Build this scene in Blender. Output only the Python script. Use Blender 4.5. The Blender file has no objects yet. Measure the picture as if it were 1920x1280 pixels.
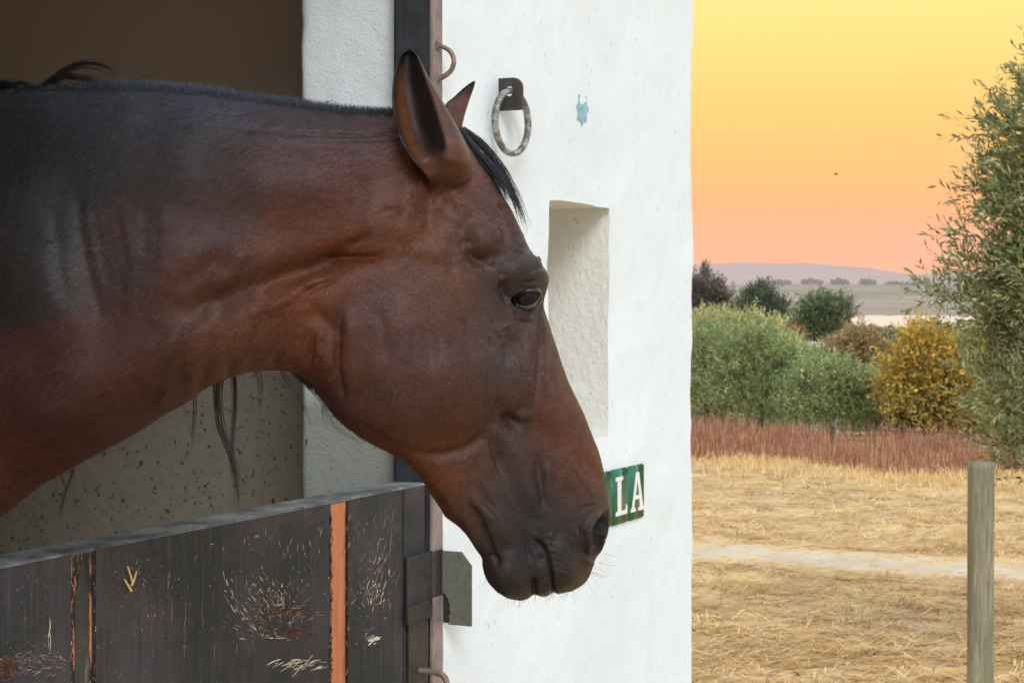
import bpy, bmesh, math, random
import numpy as np
from mathutils import Vector, noise
from mathutils.geometry import delaunay_2d_cdt

SC = bpy.context.scene
COL = SC.collection
rng = np.random.default_rng(7)
random.seed(7)

# ------------------------------------------------------------------ camera, sky, sun, exposure
F, HX, HY, HC = 3300.0, 960.0, 560.0, 1.60      # focal length in photo pixels, horizon row, eye height
cam_d = bpy.data.cameras.new('camera'); cam = bpy.data.objects.new('camera', cam_d); COL.objects.link(cam)
cam.location = (0, 0, HC); cam.rotation_euler = (math.pi/2, 0, 0)
cam_d.sensor_width = 36; cam_d.lens = F/1920*36
cam_d.shift_y = -(640-HY)/1920
cam_d.clip_start = 0.05; cam_d.clip_end = 30000
cam_d.dof.use_dof = True; cam_d.dof.focus_distance = 2.2; cam_d.dof.aperture_fstop = 26
SC.camera = cam

world = bpy.data.worlds.new('World'); SC.world = world; world.use_nodes = True
nt = world.node_tree; nt.nodes.clear()
def s2l(c):
    c = np.asarray(c, float)/255.0
    return np.where(c <= .04045, c/12.92, ((c+.055)/1.055)**2.4)
def lin(r, g, b): return tuple(float(x) for x in s2l((r, g, b)))
wo = nt.nodes.new('ShaderNodeOutputWorld'); bg = nt.nodes.new('ShaderNodeBackground')
tc = nt.nodes.new('ShaderNodeTexCoord'); sp = nt.nodes.new('ShaderNodeSeparateXYZ'); rp = nt.nodes.new('ShaderNodeValToRGB')
nt.links.new(tc.outputs['Generated'], sp.inputs[0]); nt.links.new(sp.outputs['Z'], rp.inputs[0])
rp2 = nt.nodes.new('ShaderNodeValToRGB'); nt.links.new(sp.outputs['Z'], rp2.inputs[0])     # the sky away from the sunset
mr = nt.nodes.new('ShaderNodeMapRange'); mr.interpolation_type = 'SMOOTHSTEP'; mr.inputs['From Min'].default_value = -.15; mr.inputs['From Max'].default_value = .85
nt.links.new(sp.outputs['Y'], mr.inputs['Value']); mxw = nt.nodes.new('ShaderNodeMix'); mxw.data_type = 'RGBA'
nt.links.new(mr.outputs[0], mxw.inputs[0]); nt.links.new(rp2.outputs[0], mxw.inputs[6]); nt.links.new(rp.outputs[0], mxw.inputs[7])
nt.links.new(mxw.outputs[2], bg.inputs[0]); nt.links.new(bg.outputs[0], wo.inputs[0])
SKY = [(0.0, (255, 160, 96)), (0.02, (255, 160, 86)), (0.05, (255, 162, 62)), (0.10, (255, 192, 84)), (0.165, (250, 217, 120)),
       (0.26, (250, 242, 212)), (0.40, (226, 236, 242)), (0.7, (196, 222, 255)), (1.0, (180, 212, 255))]
while len(rp.color_ramp.elements) < len(SKY): rp.color_ramp.elements.new(0.5)
for e, (p, c) in zip(rp.color_ramp.elements, SKY):
    e.position = p; g_ = 1.0+.28*max(0, 1-p/.11); e.color = (*[x*g_ for x in lin(*c)], 1)
for e, (p, c) in zip((rp2.color_ramp.elements[0], rp2.color_ramp.elements[1], rp2.color_ramp.elements.new(.35)), ((0.0, (222, 222, 236)), (1.0, (180, 212, 255)), (.35, (206, 226, 250)))):
    e.position = p; e.color = (*lin(*c), 1)
bg.inputs[1].default_value = 1.0

sun_d = bpy.data.lights.new('sun', 'SUN'); sun = bpy.data.objects.new('sun', sun_d); COL.objects.link(sun)
sun_d.energy = 1.5; sun_d.angle = math.radians(24); sun_d.color = (0.96, 0.98, 1.0)
SUN_DIR = Vector((0.16, -0.76, 0.63)).normalized()      # towards the light
sun.rotation_euler = SUN_DIR.to_track_quat('Z', 'Y').to_euler(); sun.location = (6, -6, 8)

SC.view_settings.view_transform = 'Standard'; SC.view_settings.look = 'None'
SC.view_settings.exposure = 0.42; SC.view_settings.gamma = 1.0
SC.render.engine = 'CYCLES'; SC.cycles.use_denoising = True; SC.cycles.denoising_prefilter = 'NONE'; SC.cycles.denoising_input_passes = 'RGB_ALBEDO_NORMAL'; SC.cycles.use_adaptive_sampling = False; SC.cycles.sample_clamp_indirect = 4.0
SC.cycles.max_bounces = 8; SC.cycles.transparent_max_bounces = 8

# ------------------------------------------------------------------ helpers
def px(u, v, Y): return np.array([(u-HX)/F*Y, Y, HC-(v-HY)/F*Y])
DD = np.array([0.4369, 0.8995]); NN = np.array([0.8995, -0.4369])   # along the stable front, out of it
N0 = -1.640                                                       # the stable's front face
def SN(s, n, z): return np.array([s*DD[0]+n*NN[0], s*DD[1]+n*NN[1], z])
def s_of(u, n=N0):
    k = (u-HX)/F                     # ray x = k*Y meets the plane p.NN = n
    Y = n/(k*NN[0]+NN[1]); return k*Y*DD[0]+Y*DD[1]
def z_of(u, v, n=N0):
    k = (u-HX)/F; Y = n/(k*NN[0]+NN[1]); return HC-(v-HY)/F*Y
def face(u, v, n=N0): return SN(s_of(u, n), n, z_of(u, v, n))

def link(o, parent=None):
    COL.objects.link(o)
    if parent is not None: o.parent = parent
    return o
def tag(o, label=None, cat=None, group=None, kind=None):
    if label: o['label'] = label
    if cat: o['category'] = cat
    if group: o['group'] = group
    if kind: o['kind'] = kind
    return o
def mesh_obj(name, V, Fc, mat=None, parent=None, smooth=True, colors=None, mats=None, midx=None):
    me = bpy.data.meshes.new(name)
    V = np.asarray(V, float)
    me.from_pydata(V.tolist() if len(V) else [], [], [list(map(int, f)) for f in Fc] if not isinstance(Fc, np.ndarray) else Fc.tolist())
    if colors is not None:
        a = me.attributes.new('Col', 'FLOAT_COLOR', 'POINT')
        c4 = np.ones((len(V), 4)); c4[:, :3] = colors; a.data.foreach_set('color', c4.ravel())
    for m in (mats or ([mat] if mat else [])): me.materials.append(m)
    if midx is not None: me.polygons.foreach_set('material_index', np.asarray(midx, np.int32))
    if smooth: me.polygons.foreach_set('use_smooth', np.ones(len(me.polygons), bool))
    me.update()
    return link(bpy.data.objects.new(name, me), parent)
def bm_obj(name, bm, mat, parent=None, smooth=False, bevel=0.0, seg=2):
    bmesh.ops.recalc_face_normals(bm, faces=bm.faces)
    if bevel > 0:
        bmesh.ops.bevel(bm, geom=[e for e in bm.edges if e.is_manifold and e.calc_face_angle(0) > 0.5], offset=bevel, segments=seg, affect='EDGES', clamp_overlap=True)
    me = bpy.data.meshes.new(name); bm.to_mesh(me); bm.free()
    me.materials.append(mat)
    if smooth: me.polygons.foreach_set('use_smooth', np.ones(len(me.polygons), bool))
    return link(bpy.data.objects.new(name, me), parent)
def empty(name, loc):
    o = bpy.data.objects.new(name, None); o.empty_display_size = .1; link(o); o.location = [float(x) for x in loc]; return o
def under(o, parent):
    o.parent = parent; o.matrix_parent_inverse.translation = [-x for x in parent.location]
    return o
def sn_box(bm, s0, s1, n0, n1, z0, z1):
    vs = [bm.verts.new(SN(s, n, z)) for s in (s0, s1) for n in (n0, n1) for z in (z0, z1)]
    for f in ((0, 1, 3, 2), (4, 6, 7, 5), (0, 4, 5, 1), (2, 3, 7, 6), (0, 2, 6, 4), (1, 5, 7, 3)):
        bm.faces.new([vs[i] for i in f])
    return vs
def catmull(P, step, closed=False):
    P = np.asarray(P, float); n = len(P); out = []
    rngi = range(n if closed else n-1)
    for i in rngi:
        p0, p1, p2, p3 = (P[(i-1) % n], P[i], P[(i+1) % n], P[(i+2) % n]) if closed else (P[max(i-1, 0)], P[i], P[i+1], P[min(i+2, n-1)])
        m = max(1, int(round(np.linalg.norm((p2-p1)[:2] if P.shape[1] == 2 else p2-p1)/step)))
        for k in range(m):
            t = k/m; t2 = t*t; t3 = t2*t
            out.append(.5*((2*p1)+(p2-p0)*t+(2*p0-5*p1+4*p2-p3)*t2+(-p0+3*p1-3*p2+p3)*t3))
    if not closed: out.append(P[-1])
    return np.array(out)
def tubes(paths, radii, sides=3):
    """many tapered strands as one vertex/face list"""
    V, Fc = [], []; base = 0
    for P, r in zip(paths, radii):
        P = np.asarray(P, float); n = len(P); r = np.broadcast_to(r, (n,))
        T = np.gradient(P, axis=0); T /= np.linalg.norm(T, axis=1)[:, None]+1e-12
        up = np.array([0, 0, 1.0]) if abs(T[0, 2]) < .8 else np.array([1.0, 0, 0])
        if sides > 3:
            a = np.cross(T[0], up); A = np.zeros_like(T)
            for i in range(n):
                a = a-(a@T[i])*T[i]; a /= np.linalg.norm(a)+1e-12; A[i] = a
        else: A = np.cross(T, up); A /= np.linalg.norm(A, axis=1)[:, None]+1e-12
        B = np.cross(T, A)
        for k in range(sides):
            a = 2*math.pi*k/sides
            V.append(P+(A*math.cos(a)+B*math.sin(a))*r[:, None])
        for k in range(sides):
            k2 = (k+1) % sides
            for i in range(n-1):
                Fc.append((base+k*n+i, base+k2*n+i, base+k2*n+i+1, base+k*n+i+1))
        if sides > 3:
            Fc.append([base+k*n for k in range(sides)]); Fc.append([base+k*n+n-1 for k in reversed(range(sides))])
        base += sides*n
    return (np.concatenate(V) if V else np.zeros((0, 3))), Fc
def seg_dist(Q, A, B):
    """distance from points Q to segments A-B (arrays), chunked"""
    out = np.full(len(Q), 1e9)
    AB = B-A; L2 = (AB**2).sum(1)+1e-12
    for i in range(0, len(Q), 20000):
        q = Q[i:i+20000, None, :]
        t = np.clip(((q-A)*AB).sum(2)/L2, 0, 1)
        d = np.sqrt((((A+t[..., None]*AB)-q)**2).sum(2)).min(1)
        out[i:i+20000] = d
    return out
def pip(Q, P):
    inside = np.zeros(len(Q), bool); x, y = Q[:, 0], Q[:, 1]; n = len(P); j = n-1
    for i in range(n):
        xi, yi = P[i]; xj, yj = P[j]
        c = ((yi > y) != (yj > y)) & (x < (xj-xi)*(y-yi)/(yj-yi+1e-12)+xi)
        inside ^= c; j = i
    return inside
def sstep(a, b, x):
    t = np.clip((x-a)/(b-a), 0, 1); return t*t*(3-2*t)

# ------------------------------------------------------------------ material helpers
class NT:
    def __init__(s, name):
        s.m = bpy.data.materials.new(name); s.m.use_nodes = True; s.t = s.m.node_tree
        s.b = s.t.nodes['Principled BSDF']; s.o = s.t.nodes['Material Output']
    def n(s, typ, **k):
        nd = s.t.nodes.new(typ)
        for a, v in k.items(): setattr(nd, a, v)
        return nd
    def l(s, a, b): s.t.links.new(a, b)
    def coords(s, scale=(1, 1, 1), out='Object', rot=(0, 0, 0)):
        c = s.n('ShaderNodeTexCoord'); mp = s.n('ShaderNodeMapping'); mp.inputs['Scale'].default_value = scale
        mp.inputs['Rotation'].default_value = rot
        s.l(c.outputs[out], mp.inputs[0]); return mp.outputs[0]
    def noise(s, vec, scale, detail=6, rough=.6, dist=0.0):
        nd = s.n('ShaderNodeTexNoise'); nd.inputs['Scale'].default_value = scale; nd.inputs['Detail'].default_value = detail
        nd.inputs['Roughness'].default_value = rough; nd.inputs['Distortion'].default_value = dist
        if vec is not None: s.l(vec, nd.inputs['Vector'])
        return nd.outputs['Fac']
    def vor(s, vec, scale, feature='F1'):
        nd = s.n('ShaderNodeTexVoronoi'); nd.feature = feature; nd.inputs['Scale'].default_value = scale
        s.l(vec, nd.inputs['Vector']); return nd.outputs['Distance']
    def ramp(s, fac, stops):
        r = s.n('ShaderNodeValToRGB'); cr = r.color_ramp
        while len(cr.elements) < len(stops): cr.elements.new(.5)
        for e, (p, c) in zip(cr.elements, stops):
            e.position = p; e.color = (*c, 1) if hasattr(c, '__len__') else (c, c, c, 1)
        s.l(fac, r.inputs[0]); return r.outputs[0]
    def mix(s, fac, a, b, mode='MIX'):
        m = s.n('ShaderNodeMix', data_type='RGBA', blend_type=mode)
        for sock, v in ((m.inputs[0], fac), (m.inputs[6], a), (m.inputs[7], b)):
            if hasattr(v, 'is_output'): s.l(v, sock)
            elif hasattr(v, '__len__'): sock.default_value = (*v, 1)
            else: sock.default_value = v
        return m.outputs[2]
    def math(s, op, a, b=0.0):
        m = s.n('ShaderNodeMath', operation=op)
        for sock, v in ((m.inputs[0], a), (m.inputs[1], b)):
            if hasattr(v, 'is_output'): s.l(v, sock)
            else: sock.default_value = v
        return m.outputs[0]
    def bump(s, h, dist=.002, strength=1.0, normal=None):
        b = s.n('ShaderNodeBump'); b.inputs['Distance'].default_value = dist; b.inputs['Strength'].default_value = strength
        s.l(h, b.inputs['Height'])
        if normal is not None: s.l(normal, b.inputs['Normal'])
        return b.outputs[0]
    def set(s, color=None, rough=None, normal=None, **k):
        for key, v in (('Base Color', color), ('Roughness', rough), ('Normal', normal)):
            if v is None: continue
            if hasattr(v, 'is_output'): s.l(v, s.b.inputs[key])
            elif hasattr(v, '__len__'): s.b.inputs[key].default_value = (*v, 1)
            else: s.b.inputs[key].default_value = v
        for key, v in k.items(): s.b.inputs[key.replace('_', ' ')].default_value = v
        return s.m
    def attr(s, name='Col'):
        a = s.n('ShaderNodeVertexColor'); a.layer_name = name; return a.outputs[0]

def m_plaster():
    t = NT('white_plaster'); v = t.coords()
    big = t.noise(v, 2.2, 4, .55); mid = t.noise(v, 14, 5, .6); fin = t.noise(v, 130, 4, .65)
    c = t.mix(t.ramp(big, [(.3, 0), (.75, 1)]), (.76, .83, .85), (.71, .775, .79))
    c = t.mix(t.math('MULTIPLY', t.ramp(mid, [(.50, 0), (.72, 1)]), .16), c, (.55, .58, .56))
    pits = t.ramp(t.noise(v, 55, 2, .5), [(.705, 0), (.74, 1)])
    c = t.mix(t.math('MULTIPLY', pits, .45), c, (.38, .37, .34))
    h = t.math('ADD', t.math('MULTIPLY', mid, 1.1), t.math('MULTIPLY', fin, .32))
    h = t.math('SUBTRACT', h, t.math('MULTIPLY', pits, .5))
    return t.set(c, .85, t.bump(h, .006, .42), Specular_IOR_Level=.25)
def m_reveal():
    # rougher, greyer plaster of the jamb and of the niche: lower part coloured darker for dirt and for shade, the edge is crumbled
    t = NT('jamb_plaster'); v = t.coords()
    mid = t.noise(v, 22, 6, .65); fin = t.noise(v, 190, 3, .6)
    c = t.mix(t.ramp(mid, [(.35, 0), (.7, 1)]), (.84, .885, .90), (.79, .82, .83))
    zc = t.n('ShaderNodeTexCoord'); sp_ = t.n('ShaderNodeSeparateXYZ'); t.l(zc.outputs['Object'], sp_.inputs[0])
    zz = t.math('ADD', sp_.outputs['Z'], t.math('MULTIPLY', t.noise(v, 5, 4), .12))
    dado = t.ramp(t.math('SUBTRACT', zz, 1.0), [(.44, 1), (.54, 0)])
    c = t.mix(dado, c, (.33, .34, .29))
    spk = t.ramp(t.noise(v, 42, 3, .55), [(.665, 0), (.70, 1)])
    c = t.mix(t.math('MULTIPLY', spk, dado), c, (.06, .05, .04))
    h = t.math('ADD', mid, t.math('MULTIPLY', fin, .5))
    return t.set(c, .9, t.bump(h, .005, .7), Specular_IOR_Level=.2)
def m_niche():
    t = NT('niche_plaster'); v = t.coords(); st = t.coords((1.0, 1.0, .55), rot=(0, .5, .6))
    mid = t.noise(st, 70, 5, .65); fin = t.noise(v, 200, 3, .6)
    c = t.mix(t.ramp(mid, [(.35, 0), (.7, 1)]), (.75, .745, .69), (.67, .665, .61))
    pits = t.ramp(t.noise(v, 48, 2, .5), [(.70, 0), (.73, 1)])
    c = t.mix(t.math('MULTIPLY', pits, .5), c, (.24, .23, .2))
    return t.set(c, .92, t.bump(t.math('ADD', mid, t.math('MULTIPLY', fin, .3)), .006, .8), Specular_IOR_Level=.2)
def m_stall():
    t = NT('stall_plaster'); v = t.coords()
    big = t.noise(v, 3, 5, .6); mid = t.noise(v, 30, 5, .65)
    up = t.mix(big, (.56, .42, .31), (.49, .355, .255))
    lo = t.mix(t.ramp(mid, [(.3, 0), (.75, 1)]), (.31, .27, .205), (.24, .205, .155))
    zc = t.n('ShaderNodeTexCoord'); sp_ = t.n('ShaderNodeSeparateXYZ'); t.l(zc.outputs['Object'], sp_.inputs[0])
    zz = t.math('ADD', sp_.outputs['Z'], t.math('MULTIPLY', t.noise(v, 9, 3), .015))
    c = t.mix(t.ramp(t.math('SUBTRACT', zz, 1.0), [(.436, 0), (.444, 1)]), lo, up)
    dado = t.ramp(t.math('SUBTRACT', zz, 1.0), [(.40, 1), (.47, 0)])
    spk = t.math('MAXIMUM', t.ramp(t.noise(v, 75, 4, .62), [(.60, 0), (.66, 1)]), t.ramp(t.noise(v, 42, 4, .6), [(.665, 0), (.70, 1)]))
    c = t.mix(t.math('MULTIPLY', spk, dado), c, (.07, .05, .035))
    return t.set(c, .9, t.bump(mid, .004, .5), Specular_IOR_Level=.2)
def m_simple(name, col, rough=.6, metal=0.0, nscale=30, amt=.25, bump=.001, spec=.4):
    t = NT(name); v = t.coords(); f = t.noise(v, nscale, 5, .6)
    c = t.mix(t.ramp(f, [(.3, 0), (.75, 1)]), tuple(min(1, x*(1+amt)) for x in col), tuple(x*(1-amt) for x in col))
    return t.set(c, rough, t.bump(f, bump, .6), Metallic=metal, Specular_IOR_Level=spec)
def m_attr(name, rough=.6, spec=.3, trans=0.0, var=None):
    t = NT(name); c = t.attr()
    t.set(c, rough, Specular_IOR_Level=spec)
    if trans > 0:
        tr = t.n('ShaderNodeBsdfTranslucent'); t.l(c, tr.inputs[0]); mx = t.n('ShaderNodeMixShader'); mx.inputs[0].default_value = trans
        t.l(t.b.outputs[0], mx.inputs[1]); t.l(tr.outputs[0], mx.inputs[2]); t.l(mx.outputs[0], t.o.inputs[0])
    return t.m

# ------------------------------------------------------------------ ground, path, far land
def terrain_z(Y):
    T = np.array([(-400, 0), (4.9, 0), (6.2, -.25), (8.2, -.6), (28, -.6), (31, -.75), (42, -1.9), (62, -3.9), (110, -7.5), (200, -13), (600, -24), (1000, -27),
                  (1900, -28.6), (2040, -30), (3050, -30), (3150, -27), (3600, 6), (4300, 36), (4700, 40), (5600, 10), (9500, 5)], float)
    return np.interp(Y, T[:, 0], T[:, 1])
def soil(t):
    v = t.coords(); st = t.coords((.8, 1.0, 1.0))
    big = t.noise(st, .45, 5, .6); mid = t.noise(st, 2.2, 7, .68); fin = t.noise(st, 14, 6, .75)
    c = t.mix(t.ramp(big, [(.36, 0), (.64, 1)]), (.66, .45, .20), (.56, .40, .23))
    c = t.mix(t.ramp(mid, [(.45, 0), (.62, 1)]), c, (.74, .53, .25))
    c = t.mix(t.math('MULTIPLY', t.ramp(fin, [(.52, 0), (.66, 1)]), .8), c, (.29, .19, .095))
    return c, mid, fin
def build_ground():
    Ys = np.concatenate([np.arange(-40, 4, 4.0), np.arange(4, 12, .4), np.arange(12, 34, 1.0), np.geomspace(34, 9400, 110)])
    cols = np.linspace(-1, 1, 121); V = []; Fc = []
    for j, Y in enumerate(Ys):
        half = 30+1.1*abs(Y)
        for c in cols:
            X = c*half; z = terrain_z(Y)
            if Y > 120:
                z += (noise.noise(Vector((X/Y*6.0+3, math.log(Y)*2.2, 0)))*min(1, (Y-120)/600)*(.0042*Y if Y > 3150 else .0012*Y if Y < 1700 else 0))
            V.append((X, Y, z))
    m = len(cols)
    for j in range(len(Ys)-1):
        for i in range(m-1): Fc.append((j*m+i, j*m+i+1, (j+1)*m+i+1, (j+1)*m+i))
    t = NT('dry_ground'); v = t.coords(); c, mid, fin = soil(t)
    # farther off the ground turns to scrub and then to ploughed and fallow fields
    zc = t.n('ShaderNodeTexCoord'); sx = t.n('ShaderNodeSeparateXYZ'); t.l(zc.outputs['Object'], sx.inputs[0])
    y = sx.outputs['Y']
    scrub = t.ramp(t.noise(v, .02, 5, .6), [(.4, (.085, .115, .05)), (.62, (.19, .17, .085))])
    fmap = t.coords((.0042, .0085, 0)); fld = t.n('ShaderNodeTexVoronoi'); fld.inputs['Scale'].default_value = 1.6; t.l(fmap, fld.inputs['Vector'])
    fc = t.ramp(fld.outputs['Color'], [(.15, (.17, .18, .12)), (.40, (.34, .25, .18)), (.62, (.19, .20, .13)), (.85, (.40, .29, .21))])
    c = t.mix(t.ramp(t.math('MULTIPLY', y, .01), [(.33, 0), (.42, 1)]), c, scrub)
    c = t.mix(t.ramp(t.math('MULTIPLY', y, .0001), [(.28, 0), (.315, 1)]), c, fc)
    h = t.math('ADD', t.math('MULTIPLY', mid, .5), t.math('MULTIPLY', fin, .5))
    mat = t.set(c, .95, t.bump(h, .05, .8), Specular_IOR_Level=.1)
    o = mesh_obj('ground', V, Fc, mat); tag(o, 'dry straw coloured field running out to distant farmland', kind='structure')
build_ground()
def build_path():
    t = NT('pale_sand'); v = t.coords((1, 1.0, 1)); f = t.noise(v, 2.0, 6, .7); g = t.noise(v, 11, 6, .75); sc, _, _ = soil(t)
    c = t.mix(t.ramp(f, [(.35, 0), (.65, 1)]), (.66, .575, .45), (.55, .45, .32))
    e = t.math('ADD', t.attr(), t.math('MULTIPLY', t.math('SUBTRACT', g, .5), 3.6))
    c = t.mix(t.ramp(e, [(.45, 1), (.75, 0)]), c, sc)
    mat = t.set(c, .95, t.bump(g, .03, .6), Specular_IOR_Level=.1)
    V = []; Fc = []; Ce = []; n = 160
    for i in range(n+1):
        X = -6+26*i/n; Yc = 15.35-.455*(X-1.6)+.12*math.sin(X*1.3)
        w1 = .62+.22*noise.noise(Vector((X*2.1, 0, 3)))+.10*noise.noise(Vector((X*9, 0, 8))); w2 = .62+.25*noise.noise(Vector((X*1.9, 4, 5)))+.10*noise.noise(Vector((X*8, 2, 1)))
        for k in range(9): V.append((X, Yc-w1*1.5+(w1+w2)*1.5*k/8, -.596)); Ce.append([(0, .25, .5, .72, .8, .72, .5, .25, 0)[k]]*3)
    for i in range(n):
        for k in range(8): Fc.append((i*9+k, (i+1)*9+k, (i+1)*9+k+1, i*9+k+1))
    tag(mesh_obj('path', V, Fc, mat, colors=np.array(Ce)), 'pale sandy track crossing the dry field', kind='structure')
build_path()
def build_river():
    t = NT('river_water'); f = t.noise(t.coords((.002, .01, 1)), 3, 4)
    mat = t.set((.86, .80, .74), .2, t.bump(f, .4, .3), Specular_IOR_Level=.6)
    V = [(-4200, 1850, -28.2), (4200, 1850, -28.2), (4200, 3200, -28.2), (-4200, 3200, -28.2)]
    tag(mesh_obj('river', V, [(0, 1, 2, 3)], mat, smooth=False), 'pale strip of still water in the valley', kind='structure')
build_river()
def build_hills():
    R = np.array([(-2600, 500), (-900, 488), (300, 503), (1000, 500), (1300, 497), (1350, 494), (1400, 492), (1470, 494), (1490, 495), (1503, 492), (1530, 495), (1570, 498), (1610, 501), (1650, 507), (1690, 513), (1712, 515),
                  (1740, 512), (1770, 513), (1900, 506), (2100, 498), (2600, 508), (3400, 492), (4600, 505)], float)
    Y0 = 7600; us = np.arange(-2600, 4600, 12.0); V = []; Fc = []
    zr = HC-(np.interp(us, R[:, 0], R[:, 1])-HY)/F*Y0
    prof = [(-1700, .02), (-1300, .22), (-900, .5), (-500, .76), (-180, .96), (0, 1.0), (300, .93), (900, .5), (1500, .0)]
    for i, u in enumerate(us):
        X = (u-HX)/F*Y0
        for j, (dy, h) in enumerate(prof):
            nz = noise.noise(Vector((X*.0016, dy*.002, 1.7)))*20*(1 if 0 < j < 4 else .0)+(noise.noise(Vector((X*.006, dy*.01, 9)))*2.5)
            V.append((X, Y0+dy, max(zr[i]*h+nz, -20)))
    m = len(prof)
    for i in range(len(us)-1):
        for j in range(m-1): Fc.append((i*m+j, (i+1)*m+j, (i+1)*m+j+1, i*m+j+1))
    t = NT('far_hills'); f = t.noise(t.coords((1, 1, 2)), .0035, 6, .6)
    mat = t.set(t.ramp(f, [(.35, (.40, .29, .26)), (.55, (.46, .34, .29)), (.7, (.34, .26, .24))]), .95, Specular_IOR_Level=.0)
    tag(mesh_obj('hills', V, Fc, mat), 'low rolling hills fading on the horizon', kind='structure')
build_hills()

# ------------------------------------------------------------------ stable
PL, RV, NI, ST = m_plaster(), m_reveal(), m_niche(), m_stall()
S_J, S_C, T_W = 3.053, 4.521, .325
stable = empty('stable', SN(3.7, N0-.6, 0))
tag(stable, 'white plastered stable with an open box behind a half door', 'stable')

def wall_front():
    """the visible pier: inner face, jamb, front face with a tall niche, corner, end wall"""
    prof = []
    def add(s, n, m): prof.append((s, n, m))
    def arc(cs, cn, r, a0, a1, m, k=5):
        for i in range(k+1):
            a = math.radians(a0+(a1-a0)*i/k); add(cs+r*math.cos(a), cn+r*math.sin(a), m)
    ni = N0-T_W
    for s in np.linspace(3.46, S_J+.022, 14): add(s, ni, 0)
    arc(S_J+.02, ni+.02, .02, 270, 180, 1)
    for n in np.linspace(ni+.03, N0-.015, 20): add(S_J, n, 1)
    arc(S_J+.010, N0-.010, .010, 180, 90, 1)
    sl = sorted(set([round(x, 4) for x in np.linspace(S_J+.02, 3.565, 22)]+[round(x, 4) for x in np.linspace(3.565, 3.915, 15)]+[round(x, 4) for x in np.linspace(3.915, S_C-.045, 26)]))
    for s in sl: add(s, N0, 2)
    arc(S_C-.04, N0-.04, .04, 90, 0, 2, 7)
    for n in np.linspace(N0-.08, N0-.5, 10): add(S_C, n, 2)
    add(S_C, N0-2.2, 2); add(S_C, N0-3.9, 2)
    zs = sorted(set([round(x, 4) for x in np.concatenate([[-.9, -.5, 0, .4, .7], np.arange(.85, 1.262, .022), np.linspace(1.269, 1.82, 24), np.arange(1.84, 2.74, .022), [3.05]])]))
    bm = bmesh.new(); G = [[bm.verts.new(SN(s, n, z)) for z in zs] for s, n, m in prof]
    lay = {}
    for i in range(len(prof)-1):
        for j in range(len(zs)-1):
            sm = (prof[i][0]+prof[i+1][0])/2; zm = (zs[j]+zs[j+1])/2
            if prof[i][1] == N0 and prof[i+1][1] == N0 and 3.565 < sm < 3.915 and 1.269 < zm < 1.82: continue
            f = bm.faces.new((G[i][j], G[i+1][j], G[i+1][j+1], G[i][j+1])); m = max(prof[i][2], prof[i+1][2])
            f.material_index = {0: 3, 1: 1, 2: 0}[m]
    # niche
    ii = [i for i, p in enumerate(prof) if p[1] == N0 and 3.5649 <= p[0] <= 3.9151 and p[2] == 2]; jj = [j for j, z in enumerate(zs) if 1.2689 <= z <= 1.8201]
    deps = np.linspace(0, .27, 13)
    loop = [(ii[0], j) for j in jj]+[(i, jj[-1]) for i in ii[1:]]+[(ii[-1], j) for j in reversed(jj[:-1])]+[(i, jj[0]) for i in reversed(ii[1:-1])]
    rows = [[G[i][j] for i, j in loop]]
    for d in deps[1:]: rows.append([bm.verts.new(SN(prof[i][0], N0-d, zs[j])) for i, j in loop])
    L = len(loop)
    for a in range(len(rows)-1):
        for k in range(L):
            f = bm.faces.new((rows[a][k], rows[a][(k+1) % L], rows[a+1][(k+1) % L], rows[a+1][k])); f.material_index = 2
    bk = bm.faces.new(rows[-1]); bk.material_index = 2
    lip = [] if True else [e for e in bm.edges if len(e.link_faces) == 2 and {e.verts[0], e.verts[1]} <= set(rows[0]) and e.link_faces[0].material_index != e.link_faces[1].material_index]
    if lip: bmesh.ops.bevel(bm, geom=lip, offset=.003, segments=1, affect='EDGES', clamp_overlap=True)
    bmesh.ops.recalc_face_normals(bm, faces=bm.faces)
    for v in bm.verts:
        p = v.co
        v.co = p+noise.noise_vector(p*7)*.0035+noise.noise_vector(p*26)*.0022+noise.noise_vector(p*2.2)*.006
        cz = math.exp(-((p.x*DD[0]+p.y*DD[1]-S_C)/.08)**2); v.co += Vector((DD[0], DD[1], 0))*cz*(.016*noise.noise(Vector((3.1, 0, p.z*2.6)))+.006*noise.noise(Vector((7, 0, p.z*9)))+.010*(p.z-1.6))
    bmesh.ops.split_edges(bm, edges=[e for e in bm.edges if len(e.link_faces) == 2 and (e.link_faces[0].material_index == 2) != (e.link_faces[1].material_index == 2)])
    bm.faces.ensure_lookup_table()
    o = bm_obj('front_wall', bm, PL, None, True)
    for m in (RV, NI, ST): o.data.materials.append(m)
    return o
under(wall_front(), stable)
def plain_wall(name, boxes, mat, bevel=.008):
    bm = bmesh.new()
    for b in boxes: sn_box(bm, *b)
    under(bm_obj(name, bm, mat, None, False, bevel), stable)
S_N = 1.40
plain_wall('front_wall', [(-2.6, S_N-.045, N0-T_W, N0, -.9, 3.05)], PL, .02)
plain_wall('lintel', [(S_N-.045+.003, S_J-.003, N0-T_W+.002, N0-.002, 2.72, 3.05)], PL, .01)
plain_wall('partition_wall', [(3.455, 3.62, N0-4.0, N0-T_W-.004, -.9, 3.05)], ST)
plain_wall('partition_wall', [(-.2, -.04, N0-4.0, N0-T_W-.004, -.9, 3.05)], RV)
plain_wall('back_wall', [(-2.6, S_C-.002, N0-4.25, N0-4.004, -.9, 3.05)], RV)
plain_wall('end_wall', [(-2.6, -2.4, N0-4.0, N0-T_W-.004, -.9, 3.05)], PL)
plain_wall('floor_slab', [(-.035, 3.45, N0-3.99, N0-.06, -.2, .005)], m_simple('stall_floor', (.36, .29, .18), .9))
plain_wall('roof', [(-2.7, S_C+.10, N0-4.4, N0+.26, 3.054, 3.2)], m_simple('roof_slab', (.62, .63, .62), .85))

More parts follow.
